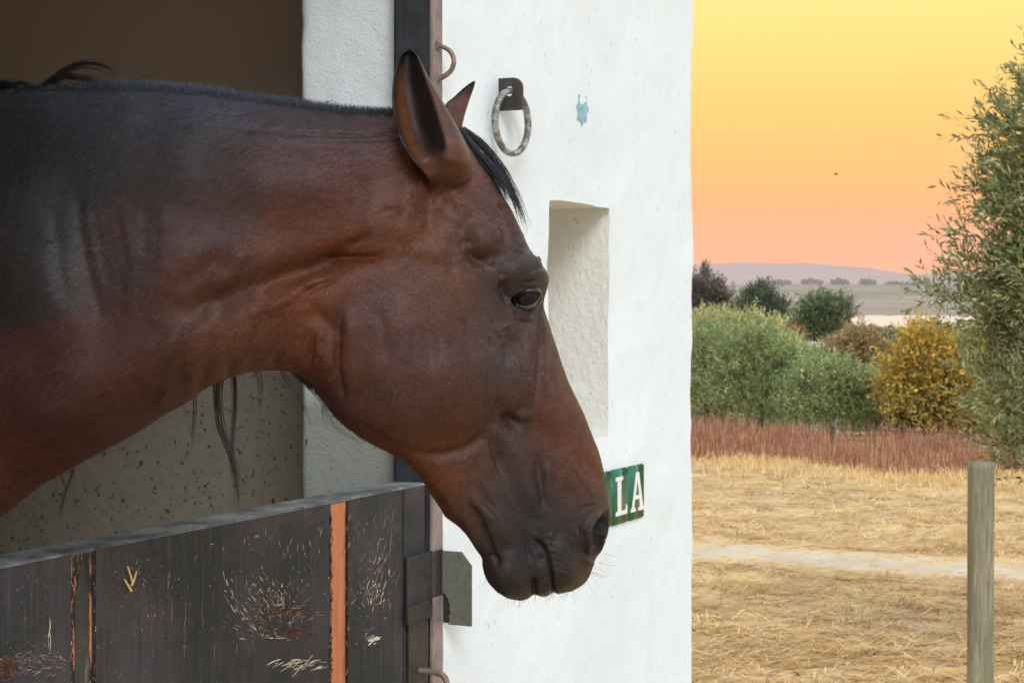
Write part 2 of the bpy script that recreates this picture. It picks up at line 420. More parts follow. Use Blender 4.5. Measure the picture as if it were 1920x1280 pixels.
# door frame post and the head of the frame
FR = m_simple('frame_paint', (.035, .038, .042), .42, 0, 18, .5, .0012, .5)
FE = m_simple('frame_edge', (.22, .17, .165), .6, 0, 25, .35, .001)
def frame_bits():
    s0 = s_of(805)
    for name, b, mat in (('frame_post', (s0, S_J-.002, N0-.081, N0-.001, -.2, 2.72), FR), ('frame_face', (s0-.001, S_J+.001, N0, N0+.006, -.2, 2.72), FE),
                    ('frame_post', (S_N-.043, S_N, N0-.081, N0-.001, -.2, 2.72), FR), ('frame_head', (S_N+.002, s0-.002, N0-.081, N0, 2.67, 2.718), FR)):
        bm = bmesh.new(); sn_box(bm, *b); under(bm_obj(name, bm, mat, None, False, .003), stable)
    bm = bmesh.new(); sn_box(bm, s0-.006, s0-.0008, N0-.073, N0-.058, .0, 2.67); under(bm_obj('frame_stop', bm, FR, None, False, .002), stable)
frame_bits()

# eight pointed star, letter tiles
def star():
    cs, cz = s_of(1089.5), z_of(1089.5, 203); w, h = .0365, .0415; bm = bmesh.new(); top = []; bot = []
    for k in range(16):
        a = math.pi/2+k*math.pi/8; r = 1.0 if k % 2 == 0 else .74
        s = cs+w*r*math.cos(a); z = cz+h*r*math.sin(a)
        top.append(bm.verts.new(SN(s, N0+.004, z))); bot.append(bm.verts.new(SN(s, N0-.006, z)))
    bm.faces.new(top); bm.faces.new(bot[::-1])
    for k in range(16): bm.faces.new((top[k], bot[k], bot[(k+1) % 16], top[(k+1) % 16]))
    o = bm_obj('star_inlay', bm, m_simple('star_glaze', (.20, .43, .50), .4, 0, 60, .35), None, False)
    under(o, stable); o['label'] = 'blue eight pointed star set in the wall'
star()
GR = m_simple('green_glaze', (.010, .115, .055), .16, 0, 45, .45, .0012, .6)
WL = m_simple('letter_glaze', (.78, .78, .74), .3, 0, 60, .10, .0005, .5)
def tiles():
    x1, z1 = s_of(1203), z_of(1203, 868); z0 = z_of(1203, 968); w = .101
    polys = {'L': [[(.14, .16), (.90, .16), (.90, .33), (.86, .33), (.80, .235), (.50, .235), (.50, .79), (.62, .79), (.62, .86), (.14, .86), (.14, .79), (.27, .79), (.27, .235), (.14, .235)]],
             'A': [[(.05, .15), (.38, .15), (.38, .215), (.29, .215), (.335, .37), (.64, .37), (.69, .215), (.58, .215), (.58, .15), (.97, .15), (.97, .215), (.90, .215), (.615, .87), (.43, .87), (.135, .215), (.05, .215)]]}
    for k, ch in ((0, 'A'), (1, 'L'), (2, None)):
        b = x1-k*(w+.004); a = b-w+.003
        bm = bmesh.new(); sn_box(bm, a, b, N0-.004, N0+.0075, z0, z1)
        o = under(bm_obj('letter_tile', bm, GR, None, True, .003, 3), stable)
        o['label'] = {'A': 'green glazed tile with a white letter A', 'L': 'green glazed tile with a white letter L', None: 'green glazed tile mostly hidden by the horse'}[ch]
        if ch:
            bm = bmesh.new()
            for poly in polys[ch]:
                t = [bm.verts.new(SN(a+.001+p[0]*(w-.006), N0+.0088, z0+p[1]*(z1-z0))) for p in poly]; q = [bm.verts.new(SN(a+.001+p[0]*(w-.006), N0+.006, z0+p[1]*(z1-z0))) for p in poly]
                bm.faces.new(t); bm.faces.new(q[::-1])
                for i in range(len(t)): bm.faces.new((t[i], q[i], q[(i+1) % len(t)], t[(i+1) % len(t)]))
            if ch == 'A':   # the counter of the A
                poly = [(.385, .45), (.60, .45), (.50, .70)]
                bm2 = bmesh.new(); t = [bm2.verts.new(SN(a+.001+p[0]*(w-.006), N0+.0096, z0+p[1]*(z1-z0))) for p in poly]; q = [bm2.verts.new(SN(a+.001+p[0]*(w-.006), N0+.0080, z0+p[1]*(z1-z0))) for p in poly]
                bm2.faces.new(t); bm2.faces.new(q[::-1])
                for i in range(3): bm2.faces.new((t[i], q[i], q[(i+1) % 3], t[(i+1) % 3]))
                l = bm_obj('letter', bm, WL); l.parent = o
                c = bm_obj('letter_counter', bm2, GR); c.parent = o
            else:
                l = bm_obj('letter', bm, WL); l.parent = o
tiles()

# tether ring on its eye plate, hook on the frame
def m_worn_steel(name, dark, light, thr=.52, scale=60):
    t = NT(name); v = t.coords(); f = t.noise(v, scale, 5, .65)
    k = t.ramp(f, [(thr-.06, 0), (thr+.06, 1)])
    c = t.mix(k, dark, light); t.set(c, t.math('ADD', t.math('MULTIPLY', k, -.2), .55), t.bump(f, .0012, .8)); 
    t.l(t.math('MULTIPLY', k, .55), t.b.inputs['Metallic']); return t.m
RS = m_worn_steel('ring_steel', (.10, .10, .085), (.40, .40, .37), .52, 30)
PLT = m_simple('plate_iron', (.055, .045, .04), .5, .3, 40, .5)
def ring_thing():
    s0 = s_of(933); zt, zb = z_of(955, 153), z_of(955, 213); zc = (zt+zb)/2
    root = empty('tether_ring', SN(s0+.004, N0, zb)); tag(root, 'iron tether ring hanging from a dark eye plate on the white wall', 'tether ring')
    W = .057; R = .022; hole_n, hole_z, hr = .026, zc+.006, .0105
    out = [(-.01, zb), (W-.004, zb)]
    out += [(W-.0, zb+.004)]+[(W-R+R*math.cos(a), zt-R+R*math.sin(a)) for a in np.linspace(0, math.pi/2, 9)]+[(-.01, zt)]
    P = catmull(np.array(out), 1)  # straight list
    out = np.array(out); dens = []
    for i in range(len(out)):
        a, b = out[i], out[(i+1) % len(out)]; m = max(1, int(np.linalg.norm(b-a)/.004))
        for k in range(m): dens.append(a+(b-a)*k/m)
    dens = np.array(dens); M = len(dens); bm = bmesh.new()
    rows = []
    for s in (s0, s0+.007):
        o_ = [bm.verts.new(SN(s, N0+p[0], p[1])) for p in dens]
        ang = [math.atan2(p[1]-hole_z, p[0]-hole_n) for p in dens]
        i_ = [bm.verts.new(SN(s, N0+hole_n+hr*math.cos(a), hole_z+hr*math.sin(a))) for a in ang]
        rows.append((o_, i_))
    for k in range(M):
        k2 = (k+1) % M
        bm.faces.new((rows[0][0][k], rows[0][0][k2], rows[0][1][k2], rows[0][1][k])); bm.faces.new((rows[1][0][k], rows[1][1][k], rows[1][1][k2], rows[1][0][k2]))
        bm.faces.new((rows[0][0][k], rows[1][0][k], rows[1][0][k2], rows[0][0][k2])); bm.faces.new((rows[0][1][k], rows[0][1][k2], rows[1][1][k2], rows[1][1][k]))
    under(bm_obj('eye_plate', bm, PLT, None, False), root)
    # ring: lies almost parallel to the wall, through the hole
    cr, tr = .0655, .0078; P = []
    c = SN(s0+.006, N0+hole_n+.004, hole_z-cr+.001)
    for k in range(48):
        a = 2*math.pi*k/48; q = math.radians(8)
        ds, dn, dz = cr*math.sin(a)*.93*math.cos(q), cr*math.sin(a)*math.sin(q), cr*math.cos(a)
        P.append(c+np.array([*(DD*ds+NN*dn), dz]))
    P = np.array(P); V = []; Fc = []
    for k in range(48):
        t = P[(k+1) % 48]-P[k-1]; t /= np.linalg.norm(t); r_ = P[k]-c; r_ /= np.linalg.norm(r_); b_ = np.cross(t, r_)
        for j in range(12):
            a = 2*math.pi*j/12; V.append(P[k]+tr*(r_*math.cos(a)*.85+b_*math.sin(a)))
    for k in range(48):
        for j in range(12): Fc.append((k*12+j, ((k+1) % 48)*12+j, ((k+1) % 48)*12+(j+1) % 12, k*12+(j+1) % 12))
    under(mesh_obj('ring', V, Fc, RS), root)
ring_thing()
RUST = m_simple('rusty_iron', (.24, .17, .13), .6, .35, 70, .5)
def hook(name, pts, r, root):
    P = catmull(pts, .006); V, Fc = tubes([P], [np.linspace(r*.85, r, len(P))], 10); return under(mesh_obj(name, V, Fc, RUST), root)
hk = empty('frame_hook', face(815, 150)); tag(hk, 'small curved iron hook on the door frame above the ear', 'hook')
sA = s_of(815); q = lambda s, n, v: SN(s, N0+n, z_of(815, v))
hook('hook_rod', [q(sA, -.004, 86), q(sA+.002, .012, 87), q(sA+.004, .032, 98), q(sA+.005, .040, 116), q(sA+.004, .034, 134), q(sA+.002, .016, 146), q(sA, .004, 150)], .0052, hk)
bm = bmesh.new(); sn_box(bm, sA-.008, sA+.008, N0+.0055, N0+.010, z_of(815, 95), z_of(815, 78)); under(bm_obj('hook_plate', bm, RUST, None, False, .002), hk)

# ------------------------------------------------------------------ half door
def m_doorpaint():
    t = NT('door_paint'); v = t.coords(); st = t.coords((1, 1, .12)); sf = t.coords((1, 1, .05))
    a = t.noise(v, 5, 5, .6); g = t.noise(st, 45, 6, .65); w = t.noise(sf, 120, 4, .7); sm = t.noise(v, 14, 6, .7)
    c = t.mix(t.ramp(a, [(.40, 0), (.60, 1)]), (.022, .029, .032), (.056, .049, .058))
    c = t.mix(t.math('MULTIPLY', t.ramp(g, [(.5, 0), (.7, 1)]), .5), c, (.014, .015, .015))
    c = t.mix(t.math('MULTIPLY', t.ramp(w, [(.56, 0), (.70, 1)]), .5), c, (.085, .083, .087))
    c = t.mix(t.math('MULTIPLY', t.ramp(sm, [(.56, 0), (.70, 1)]), .34), c, (.10, .085, .07))
    flk = t.ramp(t.noise(v, 210, 2, .5), [(.735, 0), (.76, 1)])
    c = t.mix(t.math('MULTIPLY', flk, .6), c, (.38, .36, .31))
    return t.set(c, t.ramp(a, [(.3, .42), (.7, .6)]), t.bump(t.math('ADD', g, t.math('MULTIPLY', w, .4)), .0016, .5), Specular_IOR_Level=.16)
def m_orange(name, worn):
    t = NT(name); st = t.coords((1, 1, .18)); f = t.noise(st, 60, 6, .7); g = t.noise(t.coords(), 120, 3, .6)
    c = t.mix(t.ramp(f, [(.4, 0), (.7, 1)]), (.56, .215, .10), (.44, .155, .075))
    c = t.mix(t.ramp(f, [(worn-.015, 0), (worn+.02, 1)]), c, (.030, .032, .026))
    c = t.mix(t.math('MULTIPLY', t.ramp(g, [(.68, 0), (.72, 1)]), .6), c, (.20, .14, .10))
    return t.set(c, .8, t.bump(f, .0015, .6), Specular_IOR_Level=.2)
def m_toprail():
    t = NT('scuffed_top'); v = t.coords(); f = t.noise(t.coords((.5, .5, 1)), 22, 6, .7); g = t.noise(v, 90, 4, .7)
    c = t.mix(t.ramp(f, [(.40, 0), (.60, 1)]), (.085, .09, .09), (.27, .27, .255)); c = t.mix(t.math('MULTIPLY', t.ramp(g, [(.5, 0), (.7, 1)]), .7), c, (.06, .062, .062))
    return t.set(c, .65, t.bump(f, .002, .6), Specular_IOR_Level=.35)
DP = m_doorpaint(); OR1, OR2 = m_orange('orange_primer', .72), m_orange('worn_orange_primer', .50)
door = empty('half_door', SN(2.2, N0-.02, 0)); tag(door, 'scuffed dark grey wooden half door with bare orange strips', 'door')
ZT = z_of(400, 988.5); ZTc = lambda s: 1.2415
S_E = s_of(798)
def plank(name, s0, s1, n0, n1, z0, z1, mat, bevel=.0025, label=None, wob=0.0):
    bm = bmesh.new(); zs = np.linspace(z0, z1, 12 if wob else 2); ring = []
    for k, z in enumerate(zs):
        a = s0+wob*noise.noise(Vector((s0*9, z*14, 1))); b = s1+wob*noise.noise(Vector((s1*9, z*14, 2)))
        ring.append([bm.verts.new(SN(s, n, z)) for s, n in ((a, n0), (b, n0), (b, n1), (a, n1))])
    for k in range(len(zs)-1):
        for i in range(4): bm.faces.new((ring[k][i], ring[k][(i+1) % 4], ring[k+1][(i+1) % 4], ring[k+1][i]))
    bm.faces.new(ring[0][::-1]); bm.faces.new(ring[-1])
    o = under(bm_obj(name, bm, mat, None, False, bevel), door)
    if label: o['label'] = label
    return o
zt = 1.2415
ed = [S_N+.006, s_of(135.5), s_of(177), s_of(621), s_of(651), s_of(756.5), S_E]
plank('door_core', S_N+.008, S_E-.004, N0-.070, N0-.018, .06, zt-.004, DP)
TP = m_toprail(); plank('top_edge', S_N+.004, S_E+.001, N0-.074, N0-.0012, zt-.0038, zt+.0022, TP, .0018)
plank('plank', ed[0], ed[1], N0-.0175, N0, .05, zt, DP)
plank('strip', ed[1]+.0006, ed[2]-.0006, N0-.0172, N0-.0035, .05, zt-.002, OR2, .001, 'strip of worn orange primer with a dark worn middle')
plank('plank', ed[2], ed[3], N0-.0175, N0+.0005, .05, zt+.001, DP)
plank('strip', ed[3]+.0006, ed[4]-.0006, N0-.0172, N0-.003, .05, zt-.002, OR1, .001, 'strip of bare orange primer')
plank('plank', ed[4], ed[5]-.0012, N0-.0175, N0, .05, zt, DP)
plank('stile', ed[5]+.0006, ed[6], N0-.0175, N0-.001, .05, zt+.001, DP)
# dark weathered middle of the left strip, torn at the top
def dark_middle():
    bm = bmesh.new(); a0, b0 = s_of(143), s_of(170); top = []; bot = []
    pts = []
    zz = np.linspace(zt-.012, .06, 60)
    for i, z in enumerate(zz):
        d = zt-z; k = min(1, max(.12, (d-.012)/.05)) if d > .02 else .10
        m_ = (a0+b0)/2; h = (b0-a0)/2*k
        pts.append((m_-h*(1+.12*noise.noise(Vector((z*60, 1, 0)))), m_+h*(1+.14*noise.noise(Vector((z*50, 5, 0)))), z))
    L = [bm.verts.new(SN(p[0], N0-.0027, p[2])) for p in pts]; R = [bm.verts.new(SN(p[1], N0-.0027, p[2])) for p in pts]
    L2 = [bm.verts.new(SN(p[0], N0-.006, p[2])) for p in pts]; R2 = [bm.verts.new(SN(p[1], N0-.006, p[2])) for p in pts]
    for i in range(len(pts)-1):
        bm.faces.new((L[i], R[i], R[i+1], L[i+1])); bm.faces.new((L[i], L[i+1], L2[i+1], L2[i])); bm.faces.new((R[i], R2[i], R2[i+1], R[i+1]))
    t = NT('worn_dark_wood'); f = t.noise(t.coords((1, 1, .2)), 60, 5, .7)
    c = t.ramp(f, [(.35, (.018, .020, .016)), (.6, (.040, .042, .034)), (.76, (.24, .22, .19))])
    o = under(bm_obj('worn_patch', bm, t.set(c, .7, t.bump(f, .002, .8))), door); o['label'] = 'dark worn wood splitting the orange strip'
dark_middle()
# scratches: short flat strokes of bare wood and chalky paint
def scratches():
    V = []; Fc = []; C = []
    def stroke(pts, w, col):
        if any(v < 1068-.2*u+14 for u, v in pts) or any(u > 752 for u, v in pts): return
        w = w*.55
        P = catmull(np.array(pts, float), 6); n = len(P); T = np.gradient(P, axis=0); T /= np.linalg.norm(T, axis=1)[:, None]+1e-9
        Nn = np.stack([-T[:, 1], T[:, 0]], 1); b = len(V)
        for i in range(n):
            ww = w*(.15+.85*math.sin(math.pi*(i+.3)/(n-.4)))*(.35+1.1*random.random())
            for sg in (-1, 1):
                u, v = P[i]+Nn[i]*sg*ww*.5; V.append(face(u, v, N0+.0012)); C.append(col)
        for i in range(n-1): Fc.append((b+2*i, b+2*i+1, b+2*i+3, b+2*i+2))
    chalk = [s2l((214, 208, 190)), s2l((188, 176, 152)), s2l((160, 146, 126)), s2l((130, 120, 112))]; rust = [s2l((92, 62, 48)), s2l((78, 54, 44)), s2l((108, 74, 54))]
    def cluster(cx, cy, sx, sy, n, ang, da, ln, w, cols):
        for _ in range(n):
            u, v = random.gauss(cx, sx), random.gauss(cy, sy); a = math.radians(random.gauss(ang, da)); l = (abs(random.gauss(ln, ln*.5))+3)*.72
            bend = random.gauss(0, l*.05); dx, dy = math.cos(a), -math.sin(a)*1.0
            stroke([(u-dx*l/2, v-dy*l/2), (u+dy*bend, v-dx*bend), (u+dx*l/2, v+dy*l/2)], w*random.uniform(.5, 1.3), random.choice(cols))
    # long sweeping arc made of broken dashes
    for off, n in ((0, 20), (10, 12), (-14, 9)):
        arc = catmull(np.array([(416, 1060), (424, 1095), (438, 1125), (458, 1155), (480, 1185), (510, 1195), (545, 1193)], float)+off*np.array([.8, .2]), 3)
        for _ in range(n):
            i = random.randrange(len(arc)-8); k = random.randint(3, 7); stroke(arc[i:i+k:2]+np.array([random.gauss(0, 2), random.gauss(0, 2)]), random.uniform(1.2, 3.2), random.choice(chalk[:3]))
    cluster(500, 1120, 42, 30, 110, 100, 40, 4, 2.2, chalk); cluster(695, 1080, 24, 45, 60, 80, 30, 4, 2, chalk[1:]); cluster(330, 1130, 90, 70, 80, 85, 30, 4, 1.8, chalk[2:])
    cluster(500, 1120, 34, 22, 46, 115, 30, 14, 2.0, chalk); cluster(530, 1150, 30, 16, 30, 20, 30, 16, 2.2, chalk[1:]+rust[:1])
    cluster(545, 1142, 26, 5, 60, 12, 14, 9, 6, rust); cluster(555, 1182, 24, 6, 50, 28, 10, 9, 6, rust)
    cluster(565, 1242, 22, 7, 34, 22, 14, 22, 3.2, chalk[:2]); cluster(470, 1170, 30, 22, 20, 150, 20, 14, 1.6, chalk)
    cluster(560, 1020, 22, 30, 22, 95, 15, 10, 1.8, chalk[1:]); cluster(500, 1010, 30, 25, 14, 85, 10, 10, 1.4, chalk[2:])
    cluster(40, 1245, 42, 14, 90, 20, 25, 12, 1.3, chalk[1:]); cluster(70, 1225, 30, 14, 30, 160, 30, 12, 1.3, chalk[1:])
    cluster(12, 1248, 9, 10, 90, 60, 50, 10, 5, rust); cluster(92, 1190, 1, 10, 5, 88, 3, 30, 2, chalk[:1])
    cluster(715, 1060, 16, 34, 26, 72, 8, 26, 1.5, chalk[1:]); cluster(704, 1105, 14, 16, 40, 70, 20, 10, 2.4, chalk); cluster(680, 1125, 18, 12, 16, 60, 14, 18, 1.5, chalk[2:])
    cluster(700, 1200, 6, 2.4, 14, 24, 8, 16, 4.0, [s2l((232, 228, 216))]); cluster(690, 1190, 14, 8, 16, 40, 30, 8, 1.6, chalk[1:])
    cluster(680, 985, 26, 16, 14, 85, 12, 12, 1.5, chalk[2:]); cluster(720, 990, 10, 26, 9, 80, 8, 20, 1.5, chalk[2:])
    for x0 in (320, 345, 380, 405, 285, 445): cluster(x0, 1190, 3, 50, 3, 89, 2, 46, 1.3, chalk[2:])
    cluster(300, 1080, 60, 60, 34, 80, 30, 7, 1.5, chalk[1:]); cluster(420, 1000, 60, 14, 14, 20, 10, 7, 2.2, [s2l((160, 165, 140))]+chalk[1:]); cluster(90, 1120, 30, 40, 8, 80, 30, 6, 1.2, chalk[2:])
    dark = [s2l((34, 36, 36)), s2l((44, 46, 45)), s2l((60, 58, 56))]
    for u0, lo, hi in ((621, 950, 1290), (651, 945, 1290), (136, 1050, 1290), (177, 1045, 1290)):      # flaking paint along the strips
        for v0 in range(lo, hi, 3):
            if random.random() < .8: cluster(u0, v0, 1.0, 1.5, 1, 90, 8, 7, 4.5, dark)
        for v0 in range(lo, hi, 16): cluster(u0, v0, 2.5, 6, 1, 88, 12, 6, 2.2, [s2l((170, 104, 70)), s2l((190, 180, 160))])
    o = mesh_obj('scratch_marks', V, Fc, m_attr('scratched_paint', .8, .15), None, False, colors=np.array(C)); under(o, door); o['kind'] = 'stuff'
scratches()
# latch: angle plate, strap, flat bar, bent bolt handle
IR = m_simple('latch_iron', (.036, .035, .037), .5, .25, 55, .5); GP = m_simple('keeper_steel', (.16, .165, .135), .55, .2, 90, .22)
def latch():
    sa, sb = s_of(758), s_of(826); 
    bm = bmesh.new(); za, zb2 = z_of(790, 1036), z_of(790, 1126)
    for b in ((sa, sb, N0+.002, N0+.006, zb2, za),): sn_box(bm, *b)
    under(bm_obj('latch_plate', bm, IR, None, False, .001), door)
    # outstanding leg of the angle, corner chamfered, torn hole at the foot
    s1 = sb; n1 = .066
    zt_, zb_ = z_of(826, 1031), z_of(826, 1168); H = zt_-zb_
    # chamfered top outer corner; ragged notch at the lower inner edge
    ragged = [(0, .42*H), (.008, .415*H), (.011, .37*H), (.016, .35*H), (.015, .31*H), (.0185, .27*H), (.017, .21*H), (.021, .17*H), (.016, .12*H), (.018, .06*H), (.014, 0)]
    out = [(.014, 0), (n1, 0), (n1, H-.026), (n1-.022, H), (0, H)]+ragged[:-1]
    bm = bmesh.new(); t = [bm.verts.new(SN(s1, N0+.004+a, zb_+b)) for a, b in out]; q_ = [bm.verts.new(SN(s1-.0035, N0+.004+a, zb_+b)) for a, b in out]
    bm.faces.new(t); bm.faces.new(q_[::-1])
    for i in range(len(t)): bm.faces.new((t[i], q_[i], q_[(i+1) % len(t)], t[(i+1) % len(t)]))
    under(bm_obj('keeper_plate', bm, GP), door)
    bm = bmesh.new(); sn_box(bm, s1+.0005, s1+.003, N0+.005, N0+.030, zb_+.002, zb_+.43*H); under(bm_obj('backing_plate', bm, IR, None, False, .001), door)
    bm = bmesh.new(); sn_box(bm, s_of(755), s_of(803), N0+.0045, N0+.0105, z_of(780, 1163), z_of(780, 1128)); under(bm_obj('strap', bm, IR, None, False, .0015), door)
    bm = bmesh.new(); sn_box(bm, s_of(762), s_of(800), N0+.0005, N0+.0042, .45, z_of(780, 1133)); under(bm_obj('flat_bar', bm, IR, None, False, .0015), door)
    q2 = lambda u, v, n: face(u, v, N0)+np.array([*(NN*n), 0])
    P = catmull([q2(783, 1256, -.002), q2(784, 1256, .012), q2(785, 1256, .034), q2(785, 1258, .048), q2(785, 1266, .058), q2(785, 1280, .062), q2(785, 1300, .062)], .005)
    V, Fc = tubes([P], [.0062], 10); under(mesh_obj('bolt_handle', V, Fc, RUST), door)
latch()
def straw_on_door():
    root = empty('straw_wisp', face(240, 1105, N0+.002)); tag(root, 'yellow wisp of straw stuck to the front of the half door', 'straw')
    mt = m_simple('fresh_straw', (.72, .53, .20), .5, 0, 80, .25)
    for pts in ([(233, 1085), (246, 1107)], [(239, 1061), (244, 1076), (249, 1093)], [(256, 1070), (250, 1090), (246, 1097)]):
        P = catmull([face(u, v, N0+.0035) for u, v in pts], .004); V, Fc = tubes([P], [np.linspace(.0013, .0020, len(P))], 6); under(mesh_obj('stalk', V, Fc, mt), root)
straw_on_door()

# ------------------------------------------------------------------ horse
_ym_u = np.arange(-400, 1400, 5.0)
_ym = np.interp(_ym_u, [-400, -260, -100, 0, 200, 400, 600, 800, 900, 1000, 1150, 1400], [2.56, 2.50, 2.41, 2.345, 2.25, 2.205, 2.19, 2.195, 2.212, 2.238, 2.285, 2.37])
_k = np.exp(-(np.arange(-20, 21)/9.0)**2); _k /= _k.sum()
_ym = np.convolve(np.pad(_ym, 20, 'edge'), _k, 'valid')
def Ym(u): return np.interp(u, _ym_u, _ym)

OUT_TOP = [(-262, 222), (-160, 200), (-60, 184), (0, 178), (95, 171), (200, 168), (317, 172), (396, 178), (475, 190), (554, 198), (614, 207), (673, 212), (735, 214), (775, 219), (820, 230),
           (850, 240), (868, 255), (886, 285), (905, 311), (930, 343), (946, 372), (962, 398), (981, 438), (990, 460), (1006, 485), (1021, 503), (1029, 521), (1026, 541), (1020, 562), (1020, 577),
           (1031, 611), (1047, 660), (1065, 713), (1086, 757), (1095, 776), (1109, 812), (1123, 847), (1133, 888), (1140, 932), (1144, 974), (1140, 1001), (1130, 1029), (1117, 1047), (1109, 1070), (1096, 1092),
           (1068, 1107), (1043, 1112), (1037, 1108), (1031, 1114), (1018, 1118), (1006, 1114), (1001, 1112), (995, 1118), (980, 1123), (958, 1120), (934, 1108), (913, 1087), (905, 1063), (903, 1044), (894, 1032), (886, 1018), (865, 991), (834, 967), (821, 946), (807, 926),
           (796, 906), (780, 884), (760, 866), (735, 850), (700, 833), (675, 818), (655, 804), (633, 786), (615, 761), (602, 738), (588, 722), (572, 709), (554, 699), (532, 695), (500, 695), (470, 697), (450, 702), (415, 714), (380, 731), (365, 746), (310, 777),
           (250, 815), (200, 842), (140, 875), (85, 905), (40, 938), (0, 970), (-90, 1024), (-180, 1078), (-262, 1124)]
CTRL = np.array([  # px, py, half thickness (m), rounding distance (px)
    (-260, 300, .15, 300), (-260, 650, .19, 330), (-260, 950, .17, 300), (-100, 600, .165, 330), (100, 300, .115, 280), (100, 600, .14, 300), (300, 300, .095, 220), (300, 560, .115, 230), (480, 330, .088, 200), (480, 560, .10, 190),
    (620, 330, .082, 170), (620, 520, .085, 160), (740, 300, .068, 120), (740, 450, .078, 160), (820, 300, .056, 85), (780, 260, .054, 80), (560, 650, .075, 90), (450, 680, .085, 110), (760, 650, .078, 100), (860, 600, .086, 110), (900, 450, .083, 90), (985, 520, .078, 42), (940, 700, .080, 110),
    (1020, 650, .058, 52), (1060, 760, .050, 55), (1000, 850, .054, 90), (900, 880, .050, 70), (830, 900, .042, 48), (1090, 880, .047, 55), (1050, 1000, .056, 70), (960, 1000, .050, 70), (950, 1080, .045, 50), (1100, 1000, .052, 38), (1070, 1070, .05, 45), (700, 780, .066, 75), (900, 320, .062, 60), (650, 720, .07, 80)])
def ctrl_interp(Q, P, val, sig):
    out = np.zeros((len(Q),)+val.shape[1:])
    for i in range(0, len(Q), 20000):
        d2 = ((Q[i:i+20000, None, :]-P)**2).sum(2)/(2*sig*sig)
        w = np.exp(-(d2-d2.min(1)[:, None])); w /= w.sum(1)[:, None]; out[i:i+20000] = w@val
    return out
S_ = 'stroke'; R_ = 'region'
